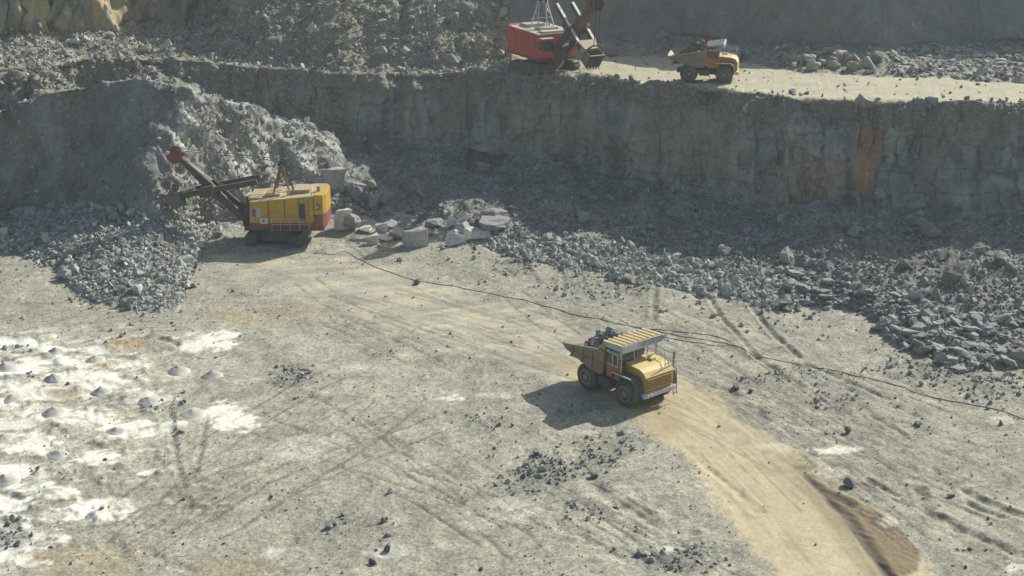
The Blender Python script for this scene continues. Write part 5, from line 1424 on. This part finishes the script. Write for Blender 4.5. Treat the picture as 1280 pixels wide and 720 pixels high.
    # profile (x forward to the mouth, z up): side walls, back, bottom; mouth faces forward and up
    sp = [(-.65, -.85), (.75, -.95), (.95, .85), (-.55, .75)]
    for s in (-1, 1):
        b.loft([bk(x, s * wb - .05, z) for x, z in sp], [bk(x, s * wb + .05, z) for x, z in sp])
    b.loft([bk(-.72, -wb, -.92), bk(-.62, -wb, -.92), bk(-.52, -wb, .78), bk(-.62, -wb, .78)], [bk(-.72, wb, -.92), bk(-.62, wb, -.92), bk(-.52, wb, .78), bk(-.62, wb, .78)])
    b.loft([bk(-.7, -wb, -.95), bk(.78, -wb, -1.04), bk(.78, -wb, -.94), bk(-.7, -wb, -.85)], [bk(-.7, wb, -.95), bk(.78, wb, -1.04), bk(.78, wb, -.94), bk(-.7, wb, -.85)])
    b.loft([bk(.80, -wb - .08, .70), bk(1.0, -wb - .08, .70), bk(1.02, -wb - .08, .92), bk(.82, -wb - .08, .92)], [bk(.80, wb + .08, .70), bk(1.0, wb + .08, .70), bk(1.02, wb + .08, .92), bk(.82, wb + .08, .92)])
    buck = b.build('bucket', M_STEEL, root, .02)
    th = MB()
    for i in range(5):
        y = -wb + .2 + i * (2 * wb - .4) / 4
        th.loft([bk(.70, y - .12, -1.05), bk(.70, y + .12, -1.05), bk(.70, y + .12, -.88), bk(.70, y - .12, -.88)], [bk(1.15, y - .06, -1.06), bk(1.15, y + .06, -1.06), bk(1.15, y + .06, -1.0), bk(1.15, y - .06, -1.0)])
    th.build('bucket_teeth', M_STEEL, buck)
    ba = MB(); top = Vector(bk(-.05, 0, 1.6))
    pts = [Vector(bk(.1, -1.1, .5)), Vector(bk(.0, -1.0, 1.25)), top + Vector((0, -.3, 0)), top + Vector((0, .3, 0)), Vector(bk(.0, 1.0, 1.25)), Vector(bk(.1, 1.1, .5))]
    ba.path(pts, .08, 8); ba.build('bail', M_DARK, buck)
    # ropes
    rp = MB()
    for s in (-1, 1):
        for q in (0, .1): rp.rod((gx, s * (.3 + q), gzt + .35), TIP + Vector((-.1, s * (.42 - q), .5)), .03, 6)
        rp.rod(TIP + Vector((.66, s * .2, 0)), top + Vector((0, s * .2, 0)), .035, 6)
        rp.rod((X1 + .4, s * .25, 2.9), TIP + Vector((-.3, s * .15, .5)), .03, 6)
    rp.build('ropes', M_DARK, root)
    return root
p = P(350, 299.5, 0.0); p.z = level(p, 2.0)
make_shovel('yellow rope shovel with red lower band, digging in the blasted heap', p, math.radians(180), 'yellow')
p = P(681, 88.5, 10.75); p.z = drop(p.x, p.y)[0]
make_shovel('bright red rope shovel standing at the upper bench edge, bucket over the edge', p, math.radians(-61), 'red')
# ------------------------------------------------------------------ light, sky, camera
SUN_EL, SUN_AZ = math.radians(35), math.radians(44)     # azimuth counter-clockwise from +x
sun_dir = Vector((math.cos(SUN_EL) * math.cos(SUN_AZ), math.cos(SUN_EL) * math.sin(SUN_AZ), math.sin(SUN_EL)))
sd = bpy.data.lights.new('sun', 'SUN'); sd.energy = 5.7; sd.angle = math.radians(.53); sd.color = (1, .96, .87)
so = bpy.data.objects.new('sun', sd); link(so)
so.rotation_euler = sun_dir.to_track_quat('Z', 'Y').to_euler(); so.location = (40, 60, 80)
world = bpy.data.worlds.new('World'); scene.world = world; world.use_nodes = True
wn = world.node_tree; bg = wn.nodes['Background']
sky = wn.nodes.new('ShaderNodeTexSky'); sky.sky_type = 'NISHITA'; sky.sun_disc = False
sky.sun_elevation = SUN_EL; sky.sun_rotation = PI / 2 - SUN_AZ
sky.air_density = 1.2; sky.dust_density = 2.5
hs_ = wn.nodes.new('ShaderNodeHueSaturation'); hs_.inputs['Saturation'].default_value = 1.05
wn.links.new(sky.outputs[0], hs_.inputs['Color']); wn.links.new(hs_.outputs[0], bg.inputs[0]); bg.inputs[1].default_value = .095
cd = bpy.data.cameras.new('camera'); cd.sensor_width = 36; cd.lens = 36 * FPX / 1280; cd.clip_end = 2000; cd.clip_start = .5
co = bpy.data.objects.new('camera', cd); link(co); co.location = (0, 0, CAM_H); co.rotation_euler = (PI / 2 - PITCH, 0, 0)
scene.camera = co
scene.view_settings.view_transform = 'Standard'; scene.view_settings.look = 'None'; scene.view_settings.exposure = 0
scene.render.engine = 'CYCLES'
scene.cycles.use_denoising = True
scene.cycles.max_bounces = 5; scene.cycles.diffuse_bounces = 3

# thin dust haze hanging in the pit
hz = bpy.data.meshes.new('haze'); bmh = bmesh.new(); bmesh.ops.create_cube(bmh, size=1); bmh.to_mesh(hz); bmh.free()
ho = bpy.data.objects.new('haze', hz); link(ho); ho.scale = (1400, 1500, 120); ho.location = (0, 100, 40)
hm, hnt, hb_ = new_mat('dust_haze'); hnt.nodes.remove(hb_)
vs_ = hnt.nodes.new('ShaderNodeVolumeScatter'); vs_.inputs['Density'].default_value = .0005; vs_.inputs['Anisotropy'].default_value = .25; vs_.inputs['Color'].default_value = (.84, .97, .98, 1)
hnt.links.new(vs_.outputs[0], hnt.nodes['Material Output'].inputs['Volume']); hz.materials.append(hm)
tag(ho, 'thin dusty haze hanging in the quarry air', 'haze', None, 'stuff')
scene.cycles.volume_bounces = 0
